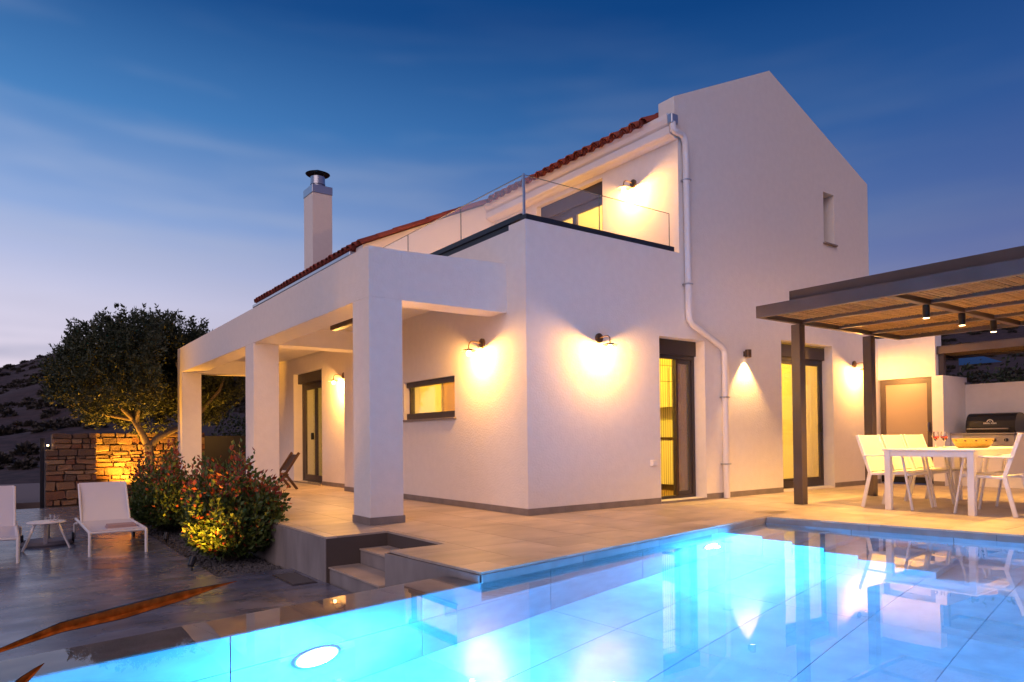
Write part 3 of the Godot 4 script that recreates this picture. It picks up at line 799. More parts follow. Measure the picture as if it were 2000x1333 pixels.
	for k in 2:
		var z0: float = [-3.25, -2.48][k]
		var lf := frame_rect(d4, "leaf", "z", 2.93 - k * 0.03, 2.97 - k * 0.03, z0, z0 + 0.84, 3.40, 4.86, 0.09, M.aluminium)
		part(lf, "pane", MB.new().box(V(2.95 - k * 0.03, 3.49, z0 + 0.09), V(2.956 - k * 0.03, 4.77, z0 + 0.75)), M.glass)
	# rooms' ceiling lamps
	var rooms := [[V(2.3, 2.68, -2.2), 1.5, "lounge behind the strip window"], [V(6.2, 2.68, -2.2), 1.1, "room behind the pale curtain"], [V(2.5, 2.68, -7.6), 0.55, "hall behind the porch door"], [V(4.9, 5.10, -2.4), 2.0, "upper room behind the balcony door"]]
	for r in rooms:
		var o := thing("ceiling_lamp", "round glowing ceiling lamp in the " + r[2], "ceiling lamp", r[0], 0.0, "lit lamps inside the rooms")
		var rod: float = 0.07 if r[0].y < 3 else 0.146
		part(o, "rod", MB.new().tube([V(0, 0.01, 0), V(0, rod - 0.003, 0)], 0.012, 8), M.white_metal)
		part(o, "diffuser", MB.new().lathe([Vector2(0.0, -0.06), Vector2(0.16, -0.05), Vector2(0.19, -0.01), Vector2(0.17, 0.01), Vector2(0.0, 0.01)]), M.ceiling_glow)
		omni(o, V(0, -0.10, 0), Color(1.0, 0.80, 0.22), r[1] * 6.5, 0.12)

func curtain_sheet(m: MB, x0: float, x1: float, y0: float, y1: float, z: float, amp: float, wave: float) -> void:
	var n := int((x1 - x0) / 0.012)
	for i in n:
		var ps := []
		var ns := []
		for k in 2:
			var x := lerpf(x0, x1, float(i + k) / n)
			ps.append(V(x, 0, z + amp * sin(TAU * x / wave + sin(x * 9.0))))
			ns.append(V(-amp * TAU / wave * cos(TAU * x / wave + sin(x * 9.0)), 0, 1).normalized())
		m.smooth(ps[0] + V(0, y0, 0), ps[1] + V(0, y0, 0), ps[1] + V(0, y1, 0), ns[0], ns[1], ns[1])
		m.smooth(ps[0] + V(0, y0, 0), ps[1] + V(0, y1, 0), ps[0] + V(0, y1, 0), ns[0], ns[1], ns[0])

# ---------------------------------------------------------------- balcony
func build_balcony() -> void:
	var b := part(villa, "balcony_floor", MB.new().box(V(0.31, 3.301, -4.698), V(2.755, 3.34, -0.302)), M.tile0)
	part(villa, "parapet", MB.new().box(V(0.055, 3.501, -4.698), V(0.30, 3.59, -0.342)), M.plaster)
	# black steel shoe of the glass
	part(villa, "rail_shoe", MB.new().box(V(0.045, 3.505, -4.697), V(0.054, 3.66, -0.37)).box(V(0.02, 3.595, -4.697), V(0.12, 3.66, -0.12)).box(V(0.02, 3.565, -0.12), V(2.66, 3.63, -0.004)), M.band)
	var rail := part(villa, "glass_railing", MB.new().box(V(0.03, 3.625, -0.09), V(0.055, 4.135, -0.065)), M.zinc)
	for s in [[0.06, 1.28], [1.30, 2.64]]:
		var g := part(rail, "pane", MB.new().box(V(s[0], 3.631, -0.083), V(s[1], 4.12, -0.072)), M.glass)
		part(g, "edge", MB.new().box(V(s[0], 4.1205, -0.084), V(s[1], 4.126, -0.071)).box(V(s[1] + 0.0005, 3.631, -0.084), V(s[1] + 0.0055, 4.126, -0.071)), M.glass_edge)
	for s in [[-1.53, -0.095], [-3.10, -1.545], [-4.68, -3.115]]:
		var g := part(rail, "pane", MB.new().box(V(0.04, 3.661, s[0]), V(0.051, 4.12, s[1])), M.glass)
		part(g, "edge", MB.new().box(V(0.039, 4.1205, s[0]), V(0.052, 4.126, s[1])).box(V(0.039, 3.661, s[0] - 0.006), V(0.052, 4.126, s[0] - 0.0005)), M.glass_edge)

# ---------------------------------------------------------------- pergola
func build_pergola() -> void:
	var X0 := 2.66
	var X1 := 6.40
	var Z0 := 1.32
	var Z1 := 5.9
	var o := thing("pergola", "large brown metal pergola with reed roof over the dining table", "pergola", V(X0, 0, Z0))
	var P := func(x: float, y: float, z: float) -> Vector3: return V(x - X0, y, z - Z0)
	for p in [[3.54, 1.25], [5.50, 1.21], [3.54, 5.6], [5.50, 5.6]]:
		part(o, "post", MB.new().box(P.call(p[0], 0.001, p[1]), P.call(p[0] + 0.13, 2.419, p[1] + 0.13), 0.006), M.pergola_paint)
	# outer frame
	part(o, "beam", MB.new().box(P.call(X0, 2.42, Z0), P.call(X0 + 0.06, 2.57, Z1), 0.004), M.pergola_paint)
	part(o, "beam", MB.new().box(P.call(X1 - 0.06, 2.42, Z0), P.call(X1, 2.57, Z1), 0.004), M.pergola_paint)
	part(o, "beam", MB.new().box(P.call(X0 + 0.06, 2.42, Z0), P.call(X1 - 0.06, 2.57, Z0 + 0.06), 0.004), M.pergola_paint)
	part(o, "beam", MB.new().box(P.call(X0 + 0.06, 2.42, Z1 - 0.06), P.call(X1 - 0.06, 2.57, Z1), 0.004), M.pergola_paint)
	part(o, "beam", MB.new().box(P.call(X0 + 0.06, 2.42, 2.92), P.call(X1 - 0.06, 2.505, 3.0), 0.004), M.pergola_paint)
	for x in [3.63, 4.56, 5.47]:
		for z in [[Z0 + 0.06, 2.92], [3.0, Z1 - 0.06]]:
			part(o, "rafter", MB.new().box(P.call(x - 0.03, 2.437, z[0]), P.call(x + 0.03, 2.505, z[1]), 0.004), M.pergola_paint)
	# upper tray set back from the edge
	part(o, "upper_frame", MB.new().box(P.call(X0 + 0.30, 2.58, Z0 + 0.28), P.call(X0 + 0.36, 2.75, Z1 - 0.1), 0.004).box(P.call(X0 + 0.36, 2.58, Z0 + 0.28), P.call(X1 - 0.2, 2.75, Z0 + 0.34), 0.004), M.pergola_paint)
	part(o, "roof_sheet", MB.new().box(P.call(X0 + 0.07, 2.508, Z0 + 0.07), P.call(X1 - 0.07, 2.514, Z1 - 0.07)), M.pergola_paint)
	# reeds laid across the rafters, a mat for each bay
	var bays := [[X0 + 0.06, 3.60], [3.66, 4.53], [4.59, 5.44], [5.50, X1 - 0.06]]
	for b in bays:
		for z in [[Z0 + 0.07, 2.91], [3.01, Z1 - 0.07]]:
			var m := MB.new()
			var zz: float = z[0]
			while zz < z[1]:
				var r := rng.randf_range(0.0045, 0.0075)
				var y := 2.482 + rng.randf_range(-0.005, 0.006)
				m.tube([P.call(b[0] + 0.002, y + rng.randf_range(-0.004, 0.004), zz), P.call(b[1] - 0.002, y + rng.randf_range(-0.004, 0.004), zz + rng.randf_range(-0.006, 0.006))], r, 5, false)
				zz += r * 2.05
			part(o, "reed_mat", m, M.reed0)
	# three cylinder spotlights under the cross beam
	var names := ["black cylinder spotlight under the pergola, first from the pool side", "black cylinder spotlight under the pergola, middle of the three", "black cylinder spotlight under the pergola, closest to the gate"]
	for i in 3:
		var x: float = [3.58, 4.55, 5.52][i]
		var l := thing("pergola_spotlight", names[i], "spotlight", V(x, 2.419, 2.96), 0.0, "cylinder spotlights under the pergola")
		part(l, "body", MB.new().lathe([Vector2(0.030, -0.14), Vector2(0.038, -0.15), Vector2(0.038, 0.0), Vector2(0.0, 0.0)], Transform3D(), 20), M.black)
		part(l, "lens", MB.new().lathe([Vector2(0.0, -0.157), Vector2(0.030, -0.154), Vector2(0.036, -0.148)], Transform3D(), 20), M.bulb)
		spot(l, V(0, -0.175, 0), Vector3.DOWN, Color(1.0, 0.74, 0.36), 9.0, 72.0, 0.035, 0.8)

# ---------------------------------------------------------------- gate wall, outdoor kitchen
func build_kitchen() -> void:
	var gw := thing("garden_wall", "white garden wall with the framed gate beside the gable front", "wall", V(8.40, 0, 0))
	part(gw, "wall", MB.new().box(V(-0.279, -0.018, -0.30), V(0.25, 2.75, -0.0)), M.plaster)
	part(gw, "wall", MB.new().box(V(0.0, 1.96, 0.0), V(0.25, 2.75, 1.02)), M.plaster)
	part(gw, "wall", MB.new().box(V(0.0, -0.018, 0.95), V(0.25, 1.96, 1.02)), M.plaster)
	part(gw, "pier", MB.new().box(V(0.0, -0.018, 1.02), V(1.0, 1.97, 1.14)), M.plaster)
	part(gw, "wall", MB.new().box(V(0.92, -0.018, 1.141), V(1.12, 1.835, 6.4)), M.plaster)
	part(gw, "coping", MB.new().box(V(0.90, 1.836, 1.141), V(1.14, 1.875, 1.16)), M.skirting)
	part(gw, "skirting_tile", MB.new().box(V(-0.012, 0.002, 0.955), V(-0.0005, 0.082, 1.14), 0.001), M.skirting)
	var gate := thing("garden_gate", "bronze framed garden gate with a pale frosted panel under the wall lamp", "gate", V(8.40, 0, 0.02))
	part(gate, "frame", slab_wall("z", 0.03, 0.09, 0.0, 0.925, 0.03, 1.955, [[0.09, 0.835, 0.12, 1.86]]), M.pergola_paint)
	part(gate, "panel", MB.new().box(V(0.05, 0.12, 0.09), V(0.07, 1.86, 0.835)), mat("gate_panel", lin(0.34, 0.26, 0.19), 0.35))
	part(gate, "kick_plate", MB.new().box(V(0.02, 0.03, 0.0), V(0.03, 0.14, 0.925)), M.black)
	part(gate, "handle", MB.new().box(V(-0.03, 0.98, 0.85), V(0.03, 1.14, 0.875), 0.008), M.steel)
	# counter
	var ct := thing("kitchen_counter", "built-in outdoor kitchen counter in front of the low white wall", "counter", V(8.62, 0, 1.15))
	part(ct, "base", MB.new().box(V(0.03, -0.018, 0.0), V(0.69, 0.72, 1.0)), M.plaster)
	part(ct, "base", MB.new().box(V(0.03, -0.018, 1.0), V(0.69, 0.90, 3.6)), M.plaster)
	part(ct, "worktop", MB.new().box(V(0.0, 0.905, 1.02), V(0.69, 0.945, 3.62), 0.004), M.tile3)
	part(ct, "worktop", MB.new().box(V(0.0, 0.905, -0.005), V(0.69, 0.945, 0.20), 0.004), M.tile3)
	part(ct, "base", MB.new().box(V(0.03, 0.72, 0.0), V(0.69, 0.904, 0.20)), M.plaster)
	# barbecue
	var q := thing("gas_barbecue", "black gas barbecue with chrome handle and round knobs built into the counter", "barbecue", V(8.63, 0.722, 1.36))
	part(q, "control_panel", MB.new().box(V(-0.02, 0.0, 0.0), V(0.10, 0.18, 0.79), 0.008), M.steel)
	part(q, "firebox", MB.new().box(V(0.10, 0.0, 0.01), V(0.62, 0.23, 0.78), 0.008), M.black)
	part(q, "tray", MB.new().box(V(-0.03, 0.185, -0.01), V(0.10, 0.215, 0.80), 0.004), M.steel)
	var up := Transform3D(Basis(Vector3.RIGHT, Vector3.FORWARD, Vector3.UP), Vector3.ZERO)
	var prof := PackedVector2Array()
	for a in [[0.06, 0.232], [0.05, 0.32], [0.07, 0.42], [0.12, 0.50], [0.19, 0.545], [0.28, 0.56], [0.42, 0.55], [0.54, 0.50], [0.60, 0.40], [0.61, 0.232]]: prof.append(Vector2(a[0], a[1]))
	part(q, "hood", MB.new().prism(prof, -0.775, -0.02, up), M.black)
	var hd := part(q, "handle", MB.new().tube([V(0.0, 0.285, 0.06), V(0.0, 0.285, 0.70)], 0.013, 10), M.steel)
	for z in [0.08, 0.68]: part(hd, "bracket", MB.new().bar(V(0.0, 0.285, z), V(0.07, 0.285, z), 0.03, 0.03, 0.006), M.steel)
	for i in 4:
		var kt := Transform3D(Basis(Vector3.BACK, PI / 2), V(-0.021, 0.09, 0.13 + i * 0.18))
		var kn := part(q, "knob", MB.new().lathe([Vector2(0.030, 0.0), Vector2(0.028, 0.03), Vector2(0.0, 0.032)], kt, 18), M.black)
		part(kn, "bezel", MB.new().lathe([Vector2(0.040, -0.001), Vector2(0.040, 0.006), Vector2(0.031, 0.008)], kt, 18), M.steel)
		part(kn, "grip", MB.new().obox(Transform3D(Basis(), V(-0.058, 0.09, 0.13 + i * 0.18)), V(0.012, 0.05, 0.012), 0.003), M.steel)
	# emblem on the hood: an arch over a line of letters
	var arch := []
	for k in 13:
		var a := PI * k / 12.0
		arch.append(V(0.072, 0.40, 0.40) + V(-0.014, sin(a) * 0.04, cos(a) * 0.045))
	part(q, "emblem", MB.new().tube(arch, 0.007, 6).tube([V(0.058, 0.41, 0.40), V(0.058, 0.42, 0.40)], 0.012, 8), M.emblem)
	var tx := TextMesh.new()
	tx.text = "BROIL KING"; tx.font_size = 32; tx.pixel_size = 0.0011; tx.depth = 0.004
	var fnt := SystemFont.new()
	fnt.font_names = PackedStringArray(["Droid Sans"]); fnt.font_weight = 700
	tx.font = fnt
	part(q, "lettering", tx, M.emblem, Transform3D(Basis(Vector3.UP, -PI / 2), V(0.056, 0.378, 0.40)))
	# small reed roof over the barbecue
	var r := thing("kitchen_canopy", "small brown canopy with reed underside above the barbecue", "canopy", V(8.45, 0, 0.80))
	part(r, "beam", MB.new().box(V(0.0, 2.36, 0.0), V(0.06, 2.49, 5.4), 0.004), M.pergola_paint)
	part(r, "beam", MB.new().box(V(0.06, 2.36, 0.0), V(1.15, 2.49, 0.06), 0.004), M.pergola_paint)
	part(r, "beam", MB.new().box(V(1.09, 2.36, 0.06), V(1.15, 2.49, 5.4), 0.004), M.pergola_paint)
	part(r, "post", MB.new().box(V(0.06, 1.972, 0.225), V(0.15, 2.359, 0.315), 0.004), M.pergola_paint)
	part(r, "post", MB.new().box(V(1.0, -0.018, 5.0), V(1.1, 2.359, 5.1), 0.004), M.pergola_paint)
	part(r, "roof_sheet", MB.new().box(V(0.01, 2.492, 0.01), V(1.14, 2.50, 5.39)), M.pergola_paint)
	var m := MB.new()
	var z := 0.07
	while z < 5.38:
		var rr := rng.randf_range(0.005, 0.008)
		m.tube([V(0.062, 2.41 + rng.randf_range(-0.006, 0.006), z), V(1.088, 2.41 + rng.randf_range(-0.006, 0.006), z)], rr, 5, false)
		z += rr * 2.1
	part(r, "reed_mat", m, M.reed0)
	# a blue shade sail beyond the wall
	var s := thing("shade_sail", "small blue triangular shade sail seen under the kitchen canopy", "shade sail", V(14.0, -0.62, 0.6))
	part(s, "cloth", MB.new().prism(PackedVector2Array([Vector2(-0.03, 3.02), Vector2(0.9, 2.62), Vector2(-0.03, 2.62)]), 0.0, 0.03, Transform3D(Basis(Vector3.BACK, Vector3.LEFT, Vector3.UP), V(0, 0.62, -1.35))), M.blue_cloth)
	part(s, "pole", MB.new().tube([V(0.02, 0.0, -1.38), V(0.02, 3.64, -1.38)], 0.03, 8), M.pergola_paint)

# ---------------------------------------------------------------- lamps
func sconce(at: Vector3, turn: float, label: String, e: float) -> void:
	# local +z points out of the wall
	var o := thing("wall_lamp", label, "wall lamp", at, turn, "bronze wall lamps with flat shades")
	var out := Transform3D(Basis(Vector3.RIGHT, PI / 2), Vector3.ZERO)
	part(o, "back_plate", MB.new().lathe([Vector2(0.0, 0.0005), Vector2(0.062, 0.0005), Vector2(0.062, 0.022), Vector2(0.05, 0.03), Vector2(0.0, 0.032)], out, 24), M.bronze)
	part(o, "arm", MB.new().tube([V(0, 0, 0.03), V(0, 0.012, 0.12), V(0, 0.010, 0.175), V(0, -0.012, 0.205), V(0, -0.045, 0.215), V(0, -0.085, 0.215)], 0.008, 8), M.bronze)
	part(o, "shade", MB.new().lathe([Vector2(0.098, -0.118), Vector2(0.100, -0.114), Vector2(0.055, -0.094), Vector2(0.018, -0.084), Vector2(0.0, -0.082)], Transform3D(Basis(), V(0, 0, 0.215)), 28).lathe([Vector2(0.0, -0.090), Vector2(0.05, -0.098), Vector2(0.098, -0.118)], Transform3D(Basis(), V(0, 0, 0.215)), 28), M.bronze)
	var b := []
	for k in 9:
		var a := PI * k / 8.0 - PI / 2
		b.append(Vector2(maxf(cos(a) * 0.036, 0.0), -0.145 + sin(a) * 0.040))
	part(o, "bulb", MB.new().lathe(b, Transform3D(Basis(), V(0, 0, 0.215)), 18), M.bulb)
	omni(o, V(0, -0.15, 0.215), Color(1.0, 0.71, 0.35), e, 0.03)

func build_lamps() -> void:
	sconce(V(0.0, 2.171, -0.95), -PI / 2, "bronze wall lamp on the porch wall beside the strip window", 2.8)
	sconce(V(1.17, 2.212, 0.0), 0.0, "bronze wall lamp on the gable front beside the pleated-screen door", 2.5)
	sconce(V(7.51, 2.22, 0.0), 0.0, "bronze wall lamp beside the garden gate, next to a pergola post", 3.0)
	sconce(V(0.30, 2.185, -6.30), -PI / 2, "bronze wall lamp beside the porch door", 5.0)
	sconce(V(2.76, 4.823, -0.88), -PI / 2, "bronze wall lamp on the balcony wall beside the balcony door", 3.0)
	sconce(V(1.7, 4.10, -4.70), 0.0, "bronze wall lamp low on the balcony side wall behind the glass railing", 2.6)
	# cylinder downlight between the two glass doors
	var o := thing("cylinder_wall_light", "short dark cylinder downlight on the wall between the two glass doors", "wall lamp", V(4.24, 2.20, 0.0))
	part(o, "bracket", MB.new().box(V(-0.025, -0.04, 0.0005), V(0.025, 0.04, 0.03), 0.003), M.bronze)
	part(o, "body", MB.new().lathe([Vector2(0.040, -0.058), Vector2(0.048, -0.060), Vector2(0.048, 0.060), Vector2(0.0, 0.060)], Transform3D(Basis(), V(0, 0, 0.075)), 22), M.bronze)
	part(o, "lens", MB.new().lathe([Vector2(0.0, -0.050), Vector2(0.040, -0.050), Vector2(0.040, -0.044)], Transform3D(Basis(), V(0, 0, 0.075)), 22), M.bulb)
	spot(o, V(0, -0.066, 0.075), Vector3.DOWN, Color(1.0, 0.76, 0.42), 5.0, 46.0, 0.03, 0.6)

# ---------------------------------------------------------------- dining set
func dining_chair() -> Node3D:
	# seat front towards +z
	var o := Node3D.new()
	for s in [-1.0, 1.0]:
		var x: float = s * 0.265
		part(o, "rear_leg", MB.new().bar(V(x, 0.0, -0.30), V(x, 0.44, -0.20), 0.022, 0.045, 0.004), M.white_metal)
		part(o, "back_post", MB.new().bar(V(x, 0.44, -0.20), V(x, 0.92, -0.36), 0.022, 0.042, 0.004), M.white_metal)
		part(o, "front_leg", MB.new().bar(V(x, 0.0, 0.31), V(x, 0.655, 0.20), 0.022, 0.038, 0.004), M.white_metal)
		part(o, "armrest", MB.new().bar(V(x, 0.655, -0.285), V(x, 0.665, 0.225), 0.036, 0.022, 0.005), M.white_metal)
		part(o, "seat_rail", MB.new().bar(V(x * 0.93, 0.425, -0.21), V(x * 0.93, 0.445, 0.26), 0.022, 0.032, 0.004), M.white_metal)
	part(o, "cross_bar", MB.new().bar(V(-0.255, 0.43, 0.255), V(0.255, 0.43, 0.255), 0.03, 0.03, 0.004), M.white_metal)
	part(o, "cross_bar", MB.new().bar(V(-0.255, 0.905, -0.355), V(0.255, 0.905, -0.355), 0.02, 0.025, 0.004), M.white_metal)
	var seat := MB.new()
	var n := 8
	for i in n:
		var a := float(i) / n
		var b := float(i + 1) / n
		var f := func(t: float) -> Vector3: return V(0, 0.447 - 0.014 * sin(PI * t), lerpf(-0.20, 0.25, t))
		var g := func(t: float) -> Vector3: return V(0, lerpf(0.46, 0.90, t), lerpf(-0.195, -0.342, t) - 0.012 * sin(PI * t))
		for q in [f]:
			seat.obox(Transform3D(Basis.looking_at(q.call(b) - q.call(a)), (q.call(a) + q.call(b)) / 2), V(0.47, 0.006, (q.call(b) - q.call(a)).length()))
	part(o, "seat", seat, M.sling)
	var back := MB.new()
	for i in n:
		var a := float(i) / n
		var b := float(i + 1) / n
		var g := func(t: float) -> Vector3: return V(0, lerpf(0.46, 0.90, t), lerpf(-0.200, -0.345, t) - 0.010 * sin(PI * t))
		back.bar(g.call(a), g.call(b), 0.505, 0.006, 0.0, Vector3.BACK)
	part(o, "backrest", back, M.sling)
	return o

func build_dining() -> void:
	var TX := 3.69
	var TZ := 2.39
	var t := thing("dining_table", "white metal dining table under the pergola", "table", V(TX, 0, TZ))
	var L := 2.05
	var W := 0.99
	part(t, "tabletop", MB.new().box(V(-0.02, 0.725, -0.02), V(L + 0.02, 0.748, W + 0.02), 0.004), M.white_metal)
	part(t, "apron", slab_wall("x", 0.01, 0.03, 0.07, L - 0.07, 0.655, 0.724), M.white_metal)
	part(t, "apron", slab_wall("x", W - 0.03, W - 0.01, 0.07, L - 0.07, 0.655, 0.724), M.white_metal)
	part(t, "apron", slab_wall("z", 0.01, 0.03, 0.07, W - 0.07, 0.655, 0.724), M.white_metal)
	part(t, "apron", slab_wall("z", L - 0.03, L - 0.01, 0.07, W - 0.07, 0.655, 0.724), M.white_metal)
	for x in [0.0, L - 0.07]:
		for z in [0.0, W - 0.07]:
			part(t, "leg", MB.new().box(V(x, 0.0005, z), V(x + 0.07, 0.724, z + 0.07), 0.004), M.white_metal)
	var base := dining_chair()
	var spots := [[4.10, 2.34, 0.0, "white sling dining chair on the house side of the table, at its pool end"], [4.72, 2.34, 0.0, "white sling dining chair on the house side of the table, the middle one of three"], [5.34, 2.34, 0.0, "white sling dining chair on the house side of the table, closest to the gate"], [4.12, 3.42, PI, "white sling dining chair across the table from the house, at the pool end"], [4.80, 3.42, PI, "white sling dining chair across the table from the house, farther from the pool"]]
	for s in spots:
		var c := base.duplicate()
		c.name = numbered("dining_chair")
		add_child(c)
		c.position = V(s[0], 0.0005, s[1]); c.rotation.y = s[2]
		tag(c, s[3], "chair", "dining chairs around the white table")
	base.free()
	for i in 2:
		var g := thing("wine_glass", ["glass of rose wine on the table, standing on the house side of the other glass", "glass of rose wine on the table, standing on the pool side of the other glass"][i], "wine glass", V([4.42, 4.42][i], 0.7485, [2.68, 2.78][i]), 0.0, "glasses of rose wine")
		part(g, "glass", MB.new().lathe([Vector2(0.0, 0.0), Vector2(0.036, 0.0), Vector2(0.036, 0.003), Vector2(0.006, 0.008), Vector2(0.005, 0.085), Vector2(0.026, 0.105), Vector2(0.042, 0.135), Vector2(0.041, 0.165), Vector2(0.034, 0.205), Vector2(0.0328, 0.205), Vector2(0.0395, 0.165), Vector2(0.0405, 0.135), Vector2(0.025, 0.107), Vector2(0.0, 0.092)], Transform3D(), 24), M.solid_glass)
		part(g, "wine", MB.new().lathe([Vector2(0.0, 0.0932), Vector2(0.0245, 0.1076), Vector2(0.0398, 0.135), Vector2(0.0398, 0.146), Vector2(0.0, 0.146)], Transform3D(), 24), M.wine)
	var b := thing("wooden_bowl", "shallow yellow carved wooden bowl on the dining table", "bowl", V(4.55, 0.7485, 3.05))
	var prof := [Vector2(0.0, 0.0), Vector2(0.15, 0.0), Vector2(0.172, 0.014), Vector2(0.208, 0.065), Vector2(0.225, 0.115), Vector2(0.213, 0.116), Vector2(0.192, 0.07), Vector2(0.15, 0.022), Vector2(0.0, 0.014)]
	part(b, "body", MB.new().lathe(prof, Transform3D(), 36), M.bowl_wood)
	for k in 12:
		var a := TAU * k / 12.0
		part(b, "carving", MB.new().obox(Transform3D(Basis(Vector3.UP, -a), V(cos(a) * 0.216, 0.090, sin(a) * 0.216)), V(0.010, 0.016, 0.026), 0.004), M.wood)

# ---------------------------------------------------------------- porch chairs
func build_porch_chairs() -> void:
	for i in 2:
		var o := thing("porch_chair", ["folding wooden chair with dark leather back on the porch by the door", "folding wooden chair with dark leather back half hidden behind the middle pillar"][i], "chair", V([-0.86, -0.80][i], 0.0005, [-6.92, -8.15][i]), [-1.65, 1.45][i], "leather and wood porch chairs")
		for s in [-1.0, 1.0]:
			var x: float = s * 0.27
			part(o, "rear_leg", MB.new().bar(V(x, 0.0, -0.36), V(x, 0.33, -0.12), 0.032, 0.05, 0.006), M.wood)
			part(o, "front_leg", MB.new().bar(V(x, 0.0, 0.34), V(x, 0.38, 0.18), 0.032, 0.045, 0.006), M.wood)
			part(o, "back_post", MB.new().bar(V(x, 0.20, -0.08), V(x, 0.70, -0.40), 0.032, 0.05, 0.006), M.wood)
			part(o, "seat_rail", MB.new().bar(V(x, 0.28, -0.20), V(x, 0.40, 0.34), 0.032, 0.045, 0.006), M.wood)
		part(o, "cross_bar", MB.new().bar(V(-0.27, 0.24, -0.175), V(0.27, 0.24, -0.175), 0.03, 0.04, 0.006), M.wood)
		part(o, "cross_bar", MB.new().bar(V(-0.27, 0.38, 0.30), V(0.27, 0.38, 0.30), 0.03, 0.04, 0.006), M.wood)
		part(o, "backrest", MB.new().bar(V(0, 0.36, -0.195), V(0, 0.66, -0.385), 0.52, 0.012, 0.003, Vector3.BACK), M.leather)
		part(o, "seat", MB.new().bar(V(0, 0.30, -0.16), V(0, 0.40, 0.30), 0.52, 0.012, 0.003), M.leather)

# ---------------------------------------------------------------- sun deck furniture
func lounger(at: Vector3, label: String) -> void:
	# foot end towards +z, at: middle of the foot end on the deck
	var o := thing("sun_lounger", label, "sun lounger", at, 0.0, "white sun loungers on the deck")
	var S := 0.285
	for s in [-1.0, 1.0]:
		var x: float = s * 0.30
		part(o, "side_rail", MB.new().tube([V(x, S - 0.02, 0.0), V(x, S, -0.03), V(x, S, -1.95)], 0.019, 10), M.white_metal)
		part(o, "front_leg", MB.new().tube([V(x, 0.0, 0.01), V(x, S - 0.03, 0.01), V(x, S, -0.02)], 0.018, 10), M.white_metal)
		part(o, "rear_leg", MB.new().tube([V(x * 1.12, S - 0.01, -1.40), V(x * 1.15, S - 0.03, -1.50), V(x * 1.15, 0.07, -1.55)], 0.017, 10), M.white_metal)
		var wt := Transform3D(Basis(Vector3.BACK, PI / 2), V(x * 1.15 + (0.035 if s > 0 else -0.005), 0.075, -1.55))
		part(o, "wheel", MB.new().lathe([Vector2(0.0, 0.0), Vector2(0.074, 0.0), Vector2(0.074, 0.03), Vector2(0.0, 0.03)], wt, 20), M.black)
	part(o, "cross_bar", MB.new().tube([V(-0.30, S - 0.01, -0.01), V(0.30, S - 0.01, -0.01)], 0.016, 8), M.white_metal)
	var seat := MB.new()
	for i in 12:
		var f := func(t: float) -> Vector3: return V(0, S + 0.012 - 0.03 * sin(PI * t), lerpf(-0.02, -1.30, t))
		var a: Vector3 = f.call(i / 12.0)
		var b: Vector3 = f.call((i + 1) / 12.0)
		seat.bar(a, b, 0.57, 0.008)
	part(o, "seat", seat, M.lounger_sling)
	var back := MB.new()
	for i in 12:
		var f := func(t: float) -> Vector3: return V(0, S + 0.014 + 0.50 * t, -1.30 - 0.42 * t - 0.035 * sin(PI * t))
		var a: Vector3 = f.call(i / 12.0)
		var b: Vector3 = f.call((i + 1) / 12.0)
		back.bar(a, b, lerpf(0.575, 0.56, i / 12.0), 0.010)
	part(o, "backrest", back, M.lounger_sling)
	for s in [-1.0, 1.0]:
		part(o, "back_rail", MB.new().tube([V(s * 0.285, S + 0.01, -1.29), V(s * 0.285, S + 0.50, -1.71)], 0.014, 8), M.white_metal)

func build_sun_deck() -> void:
	lounger(V(-3.905, YD + 0.0005, -3.12), "white sun lounger beside the gravel bed with a folded towel on it")
	lounger(V(-5.20, YD + 0.0005, -3.16), "white sun lounger on the far side of the small table, without a towel")
	var tw := thing("folded_towel", "folded dusky pink towel lying on the sun lounger seat", "towel", V(-3.82, YD + 0.272, -3.62))
	for i in 3:
		part(tw, "fold", MB.new().box(V(-0.17 + i * 0.006, i * 0.016, -0.11), V(0.17 - i * 0.004, i * 0.016 + 0.0155, 0.12 - i * 0.005), 0.007), M.towel)
	var t := thing("side_table", "small white three-legged side table between the two sun loungers", "side table", V(-4.59, YD + 0.0005, -4.18))
	part(t, "top", MB.new().lathe([Vector2(0.0, 0.335), Vector2(0.195, 0.335), Vector2(0.215, 0.343), Vector2(0.215, 0.352), Vector2(0.205, 0.358), Vector2(0.0, 0.358)], Transform3D(), 32), M.white_metal)
	for a in [0.35, PI - 0.35, -PI / 2]:
		part(t, "leg", MB.new().bar(V(cos(a) * 0.27, 0.0, sin(a) * 0.27), V(cos(a) * 0.13, 0.336, sin(a) * 0.13), 0.045, 0.022, 0.006), M.white_metal)
	for i in 2:
		var g := thing("drinking_glass", ["small clear glass on the side table, the taller one", "small clear glass on the side table, the shorter one"][i], "glass", V([-4.53, -4.48][i], YD + 0.3592, [-4.13, -4.19][i]), 0.0, "glasses on the side table")
		var h: float = [0.09, 0.07][i]
		part(g, "body", MB.new().lathe([Vector2(0.0, 0.0), Vector2(0.026, 0.0), Vector2(0.032, h), Vector2(0.030, h), Vector2(0.0245, 0.006), Vector2(0.0, 0.006)], Transform3D(), 20), M.solid_glass)
	var u := thing("parasol_base", "round grey parasol base with a short empty tube behind the side table", "parasol base", V(-4.56, YD + 0.0005, -4.72))
	part(u, "disc", MB.new().lathe([Vector2(0.0, 0.0), Vector2(0.30, 0.0), Vector2(0.31, 0.02), Vector2(0.29, 0.06), Vector2(0.06, 0.075), Vector2(0.0, 0.075)], Transform3D(), 36), mat("cast_stone", lin(0.22, 0.20, 0.21), 0.7))
	part(u, "tube", MB.new().lathe([Vector2(0.033, 0.07), Vector2(0.033, 0.36), Vector2(0.026, 0.36), Vector2(0.026, 0.07)], Transform3D(), 20), M.zinc)

